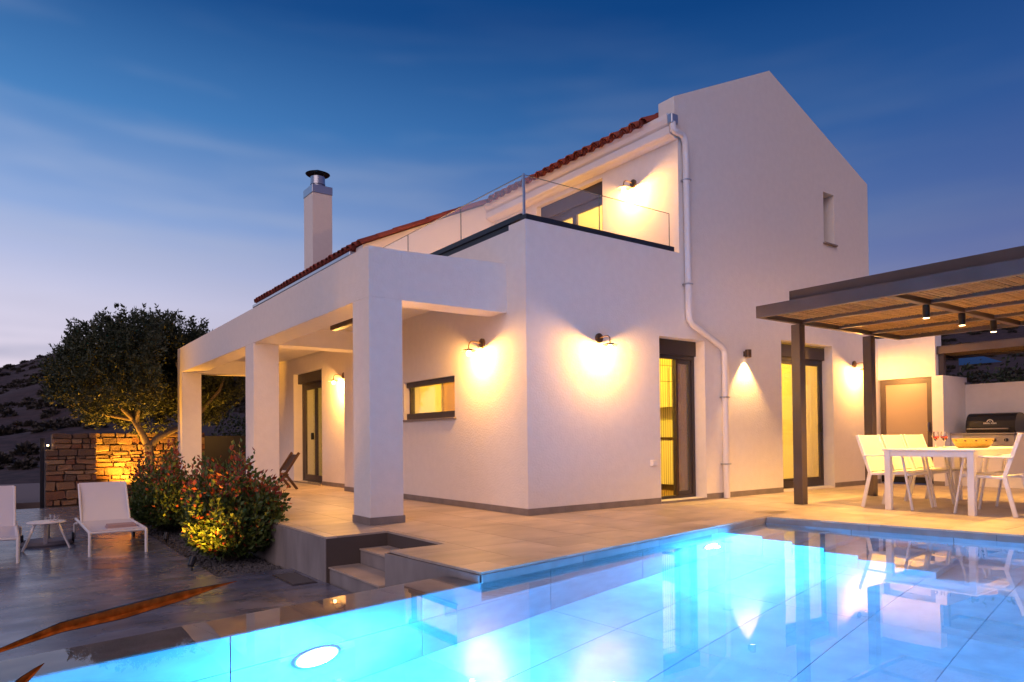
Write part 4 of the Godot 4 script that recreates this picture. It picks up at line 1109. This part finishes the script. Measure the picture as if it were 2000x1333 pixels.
# ---------------------------------------------------------------- dry-stone walls
func stones(parent: Node3D, x0: float, x1: float, y0: float, y1: float, zf: float) -> void:
	var vars := []
	for k in 10:
		var m := MB.new()
		var b := MB.new().obox(Transform3D(), Vector3.ONE, 0.09)
		var warp := {}
		for i in b.v.size():
			var key := b.v[i].snapped(V(0.001, 0.001, 0.001))
			if not warp.has(key): warp[key] = V(rng.randf_range(-0.06, 0.06), rng.randf_range(-0.10, 0.10), rng.randf_range(-0.14, 0.14))
		for i in range(0, b.v.size(), 3):
			var p := []
			for j in 3: p.append(b.v[i + j] + warp[b.v[i + j].snapped(V(0.001, 0.001, 0.001))])
			m.tri(p[0], p[1], p[2], b.n[i])
		vars.append(m.mesh())
	var y := y0
	while y < y1 - 0.03:
		var h := rng.randf_range(0.07, 0.21)
		if y1 - y - h < 0.07: h = y1 - y
		var x := x0
		while x < x1 - 0.02:
			var w := rng.randf_range(0.13, 0.40)
			if x1 - x - w < 0.10: w = x1 - x
			var d := 0.10
			var t := Transform3D(Basis(Vector3.BACK, rng.randf_range(-0.10, 0.10)) * Basis.from_scale(V(w - 0.022, h - 0.020, d)), V(x + w / 2, y + h / 2, zf - d / 2 + rng.randf_range(-0.012, 0.016)))
			part(parent, "stone", vars[rng.randi_range(0, 9)], M["stone%d" % rng.randi_range(0, 3)], t)
			x += w
		y += h

func build_stone_walls() -> void:
	var a := thing("stone_pier", "dark rubble stone pier beside the driveway gate", "stone wall", V(-4.20, -0.6, -11.6))
	part(a, "core", MB.new().box(V(0.02, 0.0, -0.65), V(0.83, 1.72, -0.06)).box(V(-0.10, 0.0, -0.5), V(0.02, 1.39, -0.06)), M.mortar)
	stones(a, -0.11, 0.86, 0.17, 1.40, 0.0)
	stones(a, 0.01, 0.86, 1.40, 1.75, 0.0)
	var b := thing("stone_wall", "rubble stone wall lit from below behind the olive tree", "stone wall", V(-3.34, -0.6, -12.25))
	part(b, "core", MB.new().box(V(-0.02, 0.0, -0.5), V(2.4, 1.74, -0.06)), M.mortar)
	stones(b, -0.0, 2.4, 0.10, 1.76, 0.0)
	var f := thing("metal_fence", "black metal sheet fence behind the porch pillars", "fence", V(-0.95, -0.6, -12.6))
	for i in 5:
		part(f, "panel", MB.new().box(V(i * 1.15, 0.05, -0.02), V(i * 1.15 + 1.13, 1.68, 0.02), 0.004), M.black)
		part(f, "post", MB.new().box(V(i * 1.15 + 1.13, -0.02, -0.03), V(i * 1.15 + 1.15, 1.72, 0.03)), M.black)
	var g := thing("driveway_gate", "open black metal driveway gate with a pale bar handle", "gate", V(-5.25, -0.6, -11.7))
	part(g, "leaf", MB.new().box(V(-1.6, 0.06, -0.03), V(0.0, 1.70, 0.03), 0.005), M.black)
	part(g, "handle", MB.new().box(V(-0.12, 0.85, 0.031), V(-0.09, 1.15, 0.06), 0.005), M.steel)
	var p := thing("gate_post", "slim black gate post against the stone pier", "post", V(-4.36, -0.6, -11.72))
	part(p, "post", MB.new().box(V(-0.04, -0.02, -0.04), V(0.04, 1.62, 0.04), 0.004), M.black)
	part(p, "cap", MB.new().box(V(-0.05, 1.62, -0.05), V(0.05, 1.64, 0.05), 0.003), M.black)
	var l := thing("garden_light", "tiny glowing garden light on the low shoulder of the stone pier", "garden light", V(-4.26, 0.815, -11.66))
	part(l, "stake", MB.new().tube([V(0, 0, 0), V(0, 0.05, 0)], 0.012, 8), M.black)
	part(l, "bulb", MB.new().lathe([Vector2(0.0, 0.05), Vector2(0.02, 0.055), Vector2(0.02, 0.085), Vector2(0.0, 0.09)], Transform3D(), 12), M.bulb)
	omni(l, V(0, 0.07, 0), Color(1.0, 0.8, 0.5), 0.05, 0.02)

# ---------------------------------------------------------------- plants
func rnd_dir() -> Vector3:
	var z := rng.randf_range(-1, 1)
	var a := rng.randf() * TAU
	var r := sqrt(1 - z * z)
	return V(r * cos(a), z, r * sin(a))

func leaf_basis(dir: Vector3) -> Basis:
	var z := dir.normalized()
	var x := z.cross(rnd_dir()).normalized()
	return Basis(x, z.cross(x), z)

func uplight(at: Vector3, dir: Vector3, label: String, e: float, angle: float) -> void:
	var o := thing("garden_spotlight", label, "spotlight", at, 0.0, "small garden uplights")
	var up := Basis.looking_at(dir.normalized(), Vector3.RIGHT) * Basis(Vector3.RIGHT, -PI / 2)
	var t := Transform3D(up, V(0, 0.09, 0))
	part(o, "stake", MB.new().tube([V(0, -0.02, 0), V(0, 0.06, 0)], 0.010, 8), M.black)
	part(o, "body", MB.new().lathe([Vector2(0.0, -0.04), Vector2(0.032, -0.04), Vector2(0.036, 0.055), Vector2(0.030, 0.055), Vector2(0.030, 0.040)], t, 18), M.black)
	part(o, "lens", MB.new().lathe([Vector2(0.030, 0.040), Vector2(0.0, 0.042)], t, 18), M.bulb)
	spot(o, V(0, 0.09, 0) + dir.normalized() * 0.06, dir, Color(1.0, 0.68, 0.20), e, angle, 0.03, 0.7)

func bush(at: Vector3, rad: Vector3, n: int, label: String, red: float) -> void:
	var o := thing("photinia_bush", label, "bush", at, 0.0, "red-tipped bushes in the gravel bed")
	var fol := MB.new()
	var stems := MB.new()
	var shoots := []
	for i in n:
		var d := rnd_dir()
		d.y = absf(d.y) * 1.15 - 0.45
		d = d.normalized()
		var tip := V(d.x * rad.x, rad.y * (0.42 + 0.62 * d.y), d.z * rad.z) * rng.randf_range(0.72, 1.08) * (1.0 + 0.10 * sin(d.x * 7.0 + d.z * 5.0))
		tip.y = maxf(tip.y, 0.06)
		var base := V(d.x * 0.06, 0.02, d.z * 0.06)
		var mid := tip * 0.55 + V(0, 0.05, 0)
		if i % 3 == 0: stems.tube([base, mid, tip], [0.009, 0.006, 0.002], 4, false)
		var along := (tip - mid).normalized() + V(0, 0.5, 0)
		for k in 11:
			var s := k / 10.0
			var p := mid.lerp(tip + V(0, 0.06 * s, 0), 0.15 + 0.85 * s) + rnd_dir() * 0.03
			var isred := rng.randf() < red * (2.4 if s > 0.6 and p.y > rad.y * 0.68 else 0.3)
			var col := Color(0.20, 0.030, 0.018).lerp(Color(0.30, 0.07, 0.025), rng.randf()) if isred else Color(0.032, 0.066, 0.014).lerp(Color(0.095, 0.135, 0.026), rng.randf())
			var ld := (rnd_dir() * 0.9 + along.normalized() * 0.7 + (p - V(0, rad.y * 0.3, 0)).normalized() * 0.4)
			var l := rng.randf_range(0.045, 0.085)
			fol.leaf(Transform3D(leaf_basis(ld), p), l, l * 0.30, col)
	part(o, "stems", stems, M.bark)
	part(o, "foliage", fol, M.leaves).set_meta("kind", "stuff")

func build_plants() -> void:
	# gravel bed
	structure("gravel_bed", MB.new().box(V(-3.305, -0.6, -11.2), V(-2.565, YD - 0.05, -0.805)), M.soil)
	var peb := MB.new()
	var sph := MB.new().obox(Transform3D(), V(1, 0.6, 0.8), 0.28).mesh()
	var mm := MultiMesh.new()
	mm.transform_format = MultiMesh.TRANSFORM_3D
	mm.mesh = sph
	mm.instance_count = 5200
	for i in mm.instance_count:
		var s := rng.randf_range(0.018, 0.042)
		var z := -0.83 - pow(rng.randf(), 1.6) * 7.0
		mm.set_instance_transform(i, Transform3D(Basis.from_euler(V(rng.randf_range(-0.5, 0.5), rng.randf() * TAU, rng.randf_range(-0.5, 0.5))).scaled(V(s, s, s)), V(rng.randf_range(-3.29, -2.59), YD - 0.05 + rng.randf_range(0.004, 0.022), z)))
	var gi := MultiMeshInstance3D.new()
	gi.name = "gravel"
	gi.multimesh = mm; gi.material_override = M.gravel
	add_child(gi)
	tag(gi, "dark grey gravel spread between the deck and the terrace wall", "gravel")
	gi.set_meta("kind", "stuff")
	bush(V(-2.88, YD - 0.05, -1.95), V(0.52, 1.14, 0.68), 1050, "red-tipped leafy bush lit from below at the near end of the gravel bed", 0.20)
	bush(V(-3.0, YD - 0.05, -5.5), V(0.50, 1.16, 1.10), 760, "dark red-tipped bush between the lit bush and the olive tree", 0.20)
	uplight(V(-3.44, YD + 0.001, -1.32), V(0.46, 1.0, -0.50), "small black spotlight glowing at the deck edge beside the lit bush", 2.7, 60.0)
	uplight(V(-3.22, YD - 0.04, -4.05), V(0.25, 1.0, -0.30), "small black spotlight in the gravel hidden between the two bushes", 1.6, 50.0)
	# olive tree
	var tr := thing("olive_tree", "old olive tree with forked uplit trunk beside the stone wall", "tree", V(-2.36, -0.55, -11.35))
	var trunk := MB.new()
	trunk.tube([V(0.06, 0, 0.03), V(0.04, 0.35, 0.0), V(0.0, 0.75, 0.02), V(0.02, 1.15, 0.0), V(0.0, 1.42, 0.0)], [0.17, 0.13, 0.105, 0.10, 0.11], 12)
	trunk.tube([V(0.0, 1.38, 0.0), V(-0.10, 1.62, 0.02), V(-0.22, 1.86, 0.06), V(-0.30, 2.0, 0.0)], [0.085, 0.075, 0.07, 0.055], 10)
	trunk.tube([V(0.02, 1.38, 0.0), V(0.20, 1.58, 0.0), V(0.48, 1.74, 0.05), V(0.80, 1.88, 0.02), V(1.05, 2.10, 0.0)], [0.085, 0.075, 0.07, 0.06, 0.05], 10)
	var limbs := [[V(-0.30, 2.0, 0), V(-0.9, 2.6, 0.3), V(-1.35, 3.0, 0.4)], [V(-0.26, 1.95, 0), V(-0.2, 2.6, -0.3), V(-0.35, 3.5, -0.3)], [V(-0.28, 1.98, 0), V(-0.5, 2.5, -0.6), V(-1.0, 2.9, -1.0)], [V(0.8, 1.88, 0), V(0.75, 2.5, 0.4), V(0.5, 3.3, 0.5)], [V(1.05, 2.1, 0), V(1.5, 2.7, 0.2), V(1.7, 3.2, 0.1)], [V(1.0, 2.05, 0), V(1.2, 2.6, -0.6), V(1.2, 3.3, -0.9)], [V(-0.24, 1.9, 0.04), V(-0.22, 2.3, 0.3), V(-0.1, 3.0, 0.6)], [V(-0.3, 2.0, 0.0), V(-1.0, 2.15, -0.2), V(-1.6, 2.35, -0.1)]]
	for l in limbs: trunk.tube(l, [0.05, 0.035, 0.015], 8, false)
	part(tr, "trunk", trunk, M.bark)
	var fol := MB.new()
	# clumps of twigs, each with narrow leaves
	for i in 2700:
		var d := rnd_dir()
		var c := V(0.12 + d.x * 2.02, 2.95 + d.y * 1.32, d.z * 1.75) * 1.0
		var r := 0.30 + 0.70 * pow(rng.randf(), 0.55)
		c = V(0.12, 2.95, 0) + (c - V(0.12, 2.95, 0)) * r
		if c.y < 1.62 + 0.25 * absf(c.x): c.y = 1.75 + rng.randf() * 0.5
		if c.x < -1.2: c.y -= 0.25 * (-1.2 - c.x)
		if c.z > -0.35 and absf(c.x - 0.2) < 1.0 and c.y < 2.15: c.y += 0.7
		if c.z > 0.25 and c.x > 0.05: c.z = -c.z
		var up := (c - V(0.12, 2.2, 0)).normalized() * 0.8 + V(0, 0.6, 0) + rnd_dir() * 0.5
		var len := rng.randf_range(0.20, 0.46)
		up = up.normalized()
		for k in 30:
			var s := rng.randf()
			var p := c + up * len * s + rnd_dir() * (0.11 * (1.1 - s))
			var tone := rng.randf()
			var col := Color(0.020, 0.032, 0.012).lerp(Color(0.062, 0.076, 0.036), tone)
			var l := rng.randf_range(0.065, 0.115)
			fol.leaf(Transform3D(leaf_basis(up * 0.8 + rnd_dir()), p), l, l * 0.20, col)
	var crown := part(tr, "crown", fol, M.leaves)
	crown.set_meta("kind", "stuff")
	uplight(V(-2.80, -0.40, -11.72), V(0.10, 1.0, -0.10), "small spotlight at the foot of the olive tree shining up the stone wall", 22.0, 68.0)
	uplight(V(-2.62, -0.50, -10.98), V(0.16, 1.0, -0.22), "small spotlight in front of the olive trunk shining up its fork", 8.0, 40.0)
	structure("tree_bed", MB.new().box(V(-3.5, -0.62, -12.3), V(-0.2, -0.52, -10.4)), M.soil)
	# bronze flax in a planting bed at the end of the pool, two of its blades reach over the water
	structure("planting_bed", MB.new().obox(Transform3D(Basis(PA, Vector3.UP, PB), pl(-4.2, -0.45, 1.6)), V(1.9, 0.4, 3.4)), M.soil)
	var cb := Basis.from_euler(V(deg_to_rad(0.93255), deg_to_rad(-36.42384), deg_to_rad(-0.61322)), EULER_ORDER_YXZ)
	var at := func(u: float, v: float, depth: float) -> Vector3:
		return V(-5.0312, 0.92, 6.67) + cb * (V((u - 1015.706) / 1367.88, (835.2586 - v) / 1367.88, -1.0) * depth)
	var root: Vector3 = at.call(-430, 1333, 1.75)
	root.y = -0.25
	var fx := thing("flax_plant", "bronze flax plant with long orange-brown blades reaching over the deck edge", "plant", root)
	var blades := [[[at.call(-160, 1345, 1.62), at.call(0, 1272, 1.66), at.call(120, 1228, 1.72), at.call(240, 1199, 1.78), at.call(360, 1165, 1.84), at.call(420, 1147, 1.88), at.call(462, 1136, 1.92)], [0.026, 0.008, 0.020, 0.027, 0.020, 0.008, 0.001]], [[at.call(-80, 1420, 1.45), at.call(20, 1355, 1.47), at.call(48, 1330, 1.48), at.call(68, 1312, 1.49), at.call(86, 1296, 1.50)], [0.020, 0.018, 0.015, 0.009, 0.001]]]
	for k in 9:
		var a := 1.9 + k * 0.42
		var dd := cb * V(cos(a), 0, -sin(a) * 0.6)
		dd.y = 0
		dd = dd.normalized()
		if dd.dot(cb * V(1, 0, 0)) > -0.1: continue
		blades.append([[root + dd * 0.2 + V(0, 0.30, 0), root + dd * 0.42 + V(0, 0.48, 0), root + dd * 0.7 + V(0, 0.42, 0)], [0.02, 0.018, 0.001]])
	var fm := mat("flax", lin(0.78, 0.19, 0.02), 0.8, {"spec": 0.2, "tex": noise_tex(0.02, 0.45, 1.0, 4, 1.0, 512, 88), "scale": V(3, 3, 3)})
	var edge := mat("flax_edge", lin(0.030, 0.010, 0.006), 0.5)
	for b in blades:
		var ps := [root + V(rng.randf_range(-0.04, 0.04), 0.0, rng.randf_range(-0.04, 0.04))]
		ps.append_array(b[0])
		var ws := [0.02]
		ws.append_array(b[1])
		var bl := MB.new()
		var ed := MB.new()
		for i in ps.size() - 1:
			var q := []
			for j in 2:
				var p: Vector3 = ps[i + j]
				var dir: Vector3 = (ps[mini(i + j + 1, ps.size() - 1)] - ps[maxi(i + j - 1, 0)]).normalized()
				var side := dir.cross(Vector3.UP).normalized()
				if side.length() < 0.1: side = Vector3.RIGHT
				var face := (V(-5.4, 1.6, 6.9) - p).normalized()  # the blades twist open towards the light above the pool end
				side = dir.cross(face).normalized()
				var nrm := side.cross(dir).normalized()
				var w: float = ws[i + j]
				q.append([p - nrm * w * 0.25, p + side * w * 0.55 + nrm * w * 0.40, p - side * w * 0.55 + nrm * w * 0.40, p + side * w * 0.66 + nrm * w * 0.50, p - side * w * 0.66 + nrm * w * 0.50, nrm])
			for s in [1, 2]:
				bl.quad(q[0][0] - ps[0], q[1][0] - ps[0], q[1][s] - ps[0], q[0][s] - ps[0], q[0][5])
				ed.quad(q[0][s] - ps[0], q[1][s] - ps[0], q[1][s + 2] - ps[0], q[0][s + 2] - ps[0], q[0][5])
		var node := part(fx, "blade", bl, fm, Transform3D(Basis(), ps[0] - root))
		part(node, "edge", ed, edge)

# ---------------------------------------------------------------- hillside
func hill_h(x: float, z: float) -> float:
	var dx := x + 5.03
	var dz := z - 6.67
	var r := sqrt(dx * dx + dz * dz)
	var th := rad_to_deg(atan2(dz, dx))
	# ridge elevation seen from the villa, in degrees, by bearing
	var keys := [[-180.0, 1.5], [-125.0, 1.0], [-104.0, 1.4], [-96.0, 2.8], [-90.0, 5.1], [-86.0, 6.7], [-81.0, 7.7], [-74.0, 7.6], [-50.0, 7.0], [-20.0, 8.2], [-8.0, 7.5], [20.0, 5.0], [60.0, 2.0], [180.0, 1.5]]
	var el := 2.0
	for i in keys.size() - 1:
		if th >= keys[i][0] and th <= keys[i + 1][0]:
			el = lerpf(keys[i][1], keys[i + 1][1], smoothstep(0.0, 1.0, (th - keys[i][0]) / (keys[i + 1][0] - keys[i][0])) * 0.35 + 0.65 * (th - keys[i][0]) / (keys[i + 1][0] - keys[i][0]))
	var top := 0.92 + 150.0 * tan(deg_to_rad(el))
	var s := clampf((r - 27.0) / 123.0, 0.0, 1.0)
	return -0.75 + (top + 0.75) * pow(s, 1.15) if r < 150.0 else top - (r - 150.0) * 0.02

func build_hills() -> void:
	var f := FastNoiseLite.new()
	f.frequency = 0.05; f.fractal_octaves = 5; f.seed = 5
	var m := MB.new()
	var na := 220
	var nr := 46
	var P := []
	for i in na + 1:
		var row := []
		for j in nr + 1:
			var a := deg_to_rad(lerpf(-135.0, 35.0, float(i) / na))
			var r := 26.0 * pow(8.0, float(j) / nr)
			var x := -5.03 + cos(a) * r
			var z := 6.67 + sin(a) * r
			var h := hill_h(x, z)
			row.append(V(x, h + f.get_noise_2d(x, z) * minf(1.6, 0.012 * r), z))
		P.append(row)
	var N := []
	for i in na + 1:
		var row := []
		for j in nr + 1:
			var u: Vector3 = P[mini(i + 1, na)][j] - P[maxi(i - 1, 0)][j]
			var w: Vector3 = P[i][mini(j + 1, nr)] - P[i][maxi(j - 1, 0)]
			var k := u.cross(w).normalized()
			row.append(k if k.y > 0 else -k)
		N.append(row)
	for i in na:
		for j in nr:
			m.smooth(P[i][j], P[i + 1][j], P[i + 1][j + 1], N[i][j], N[i + 1][j], N[i + 1][j + 1])
			m.smooth(P[i][j], P[i + 1][j + 1], P[i][j + 1], N[i][j], N[i + 1][j + 1], N[i][j + 1])
	structure("hillside", m, M.hill)
	# low scrub over the slopes
	var clump := MB.new()
	for i in 90:
		var d := rnd_dir()
		d.y = absf(d.y)
		var col := Color(0.036, 0.034, 0.024).lerp(Color(0.066, 0.052, 0.038), rng.randf())
		clump.leaf(Transform3D(leaf_basis(d + rnd_dir() * 0.6), V(d.x * 0.42, d.y * 0.42, d.z * 0.42) * rng.randf_range(0.5, 1.0)), 0.26, 0.09, col)
	var mm := MultiMesh.new()
	mm.transform_format = MultiMesh.TRANSFORM_3D
	mm.mesh = clump.mesh()
	var ts := []
	for i in 9000:
		var a := deg_to_rad(rng.randf_range(-112.0, -4.0))
		var r := 27.0 * pow(6.2, sqrt(rng.randf()))
		var x := -5.03 + cos(a) * r
		var z := 6.67 + sin(a) * r
		if f.get_noise_2d(x * 1.3, z * 1.3) < -0.12: continue
		var s := rng.randf_range(0.35, 1.3)
		ts.append(Transform3D(Basis(Vector3.UP, rng.randf() * TAU).scaled(V(s, s * rng.randf_range(0.6, 1.1), s)), V(x, hill_h(x, z) + f.get_noise_2d(x, z) * minf(1.6, 0.012 * r) - 0.06, z)))
	mm.instance_count = ts.size()
	for i in ts.size(): mm.set_instance_transform(i, ts[i])
	var gi := MultiMeshInstance3D.new()
	gi.name = "hillside_scrub"
	gi.multimesh = mm; gi.material_override = M.leaves
	add_child(gi)
	tag(gi, "dark low scrub covering the hillside behind the villa", "scrub")
	gi.set_meta("kind", "stuff")
	# dense dark trees behind the kitchen wall and the fence
	var spots := [[11.6, 1.2, 1.5, "dark leafy tree behind the low kitchen wall, left of its neighbour"], [12.6, 3.2, 1.7, "dark leafy tree behind the low kitchen wall, beyond the barbecue"], [1.2, -15.5, 1.3, "low pale-green shrub tree behind the black fence"]]
	for sp in spots:
		var o := thing("background_tree", sp[3], "tree", V(sp[0], -0.62, sp[1]))
		var h: float = sp[2] * 1.6
		part(o, "trunk", MB.new().tube([V(0, 0, 0), V(0.05, h * 0.5, 0), V(0, h, 0.05)], [0.10, 0.07, 0.03], 8, false), M.bark)
		var fol := MB.new()
		for i in 3200:
			var d := rnd_dir() * pow(rng.randf(), 0.4)
			var p := V(d.x * sp[2], h * 0.72 + d.y * sp[2] * 0.85, d.z * sp[2]) * (1.0 + 0.12 * sin(d.x * 6 + d.z * 4))
			var col := Color(0.022, 0.034, 0.014).lerp(Color(0.06, 0.075, 0.03), rng.randf())
			fol.leaf(Transform3D(leaf_basis(rnd_dir() + V(0, 0.4, 0)), p), 0.11, 0.03, col)
		part(o, "crown", fol, M.leaves).set_meta("kind", "stuff")
	var wire := thing("power_line", "thin overhead power line crossing the sky above the ridge", "cable", V(-60, -0.62, -95))
	part(wire, "cable", MB.new().tube([V(-40, 14.0, 0), V(0, 13.0, 0), V(66, 11.0, -20)], 0.035, 5), M.black)
	part(wire, "pole", MB.new().tube([V(-40, -1, 0), V(-40, 14.2, 0)], 0.12, 8), M.wood)
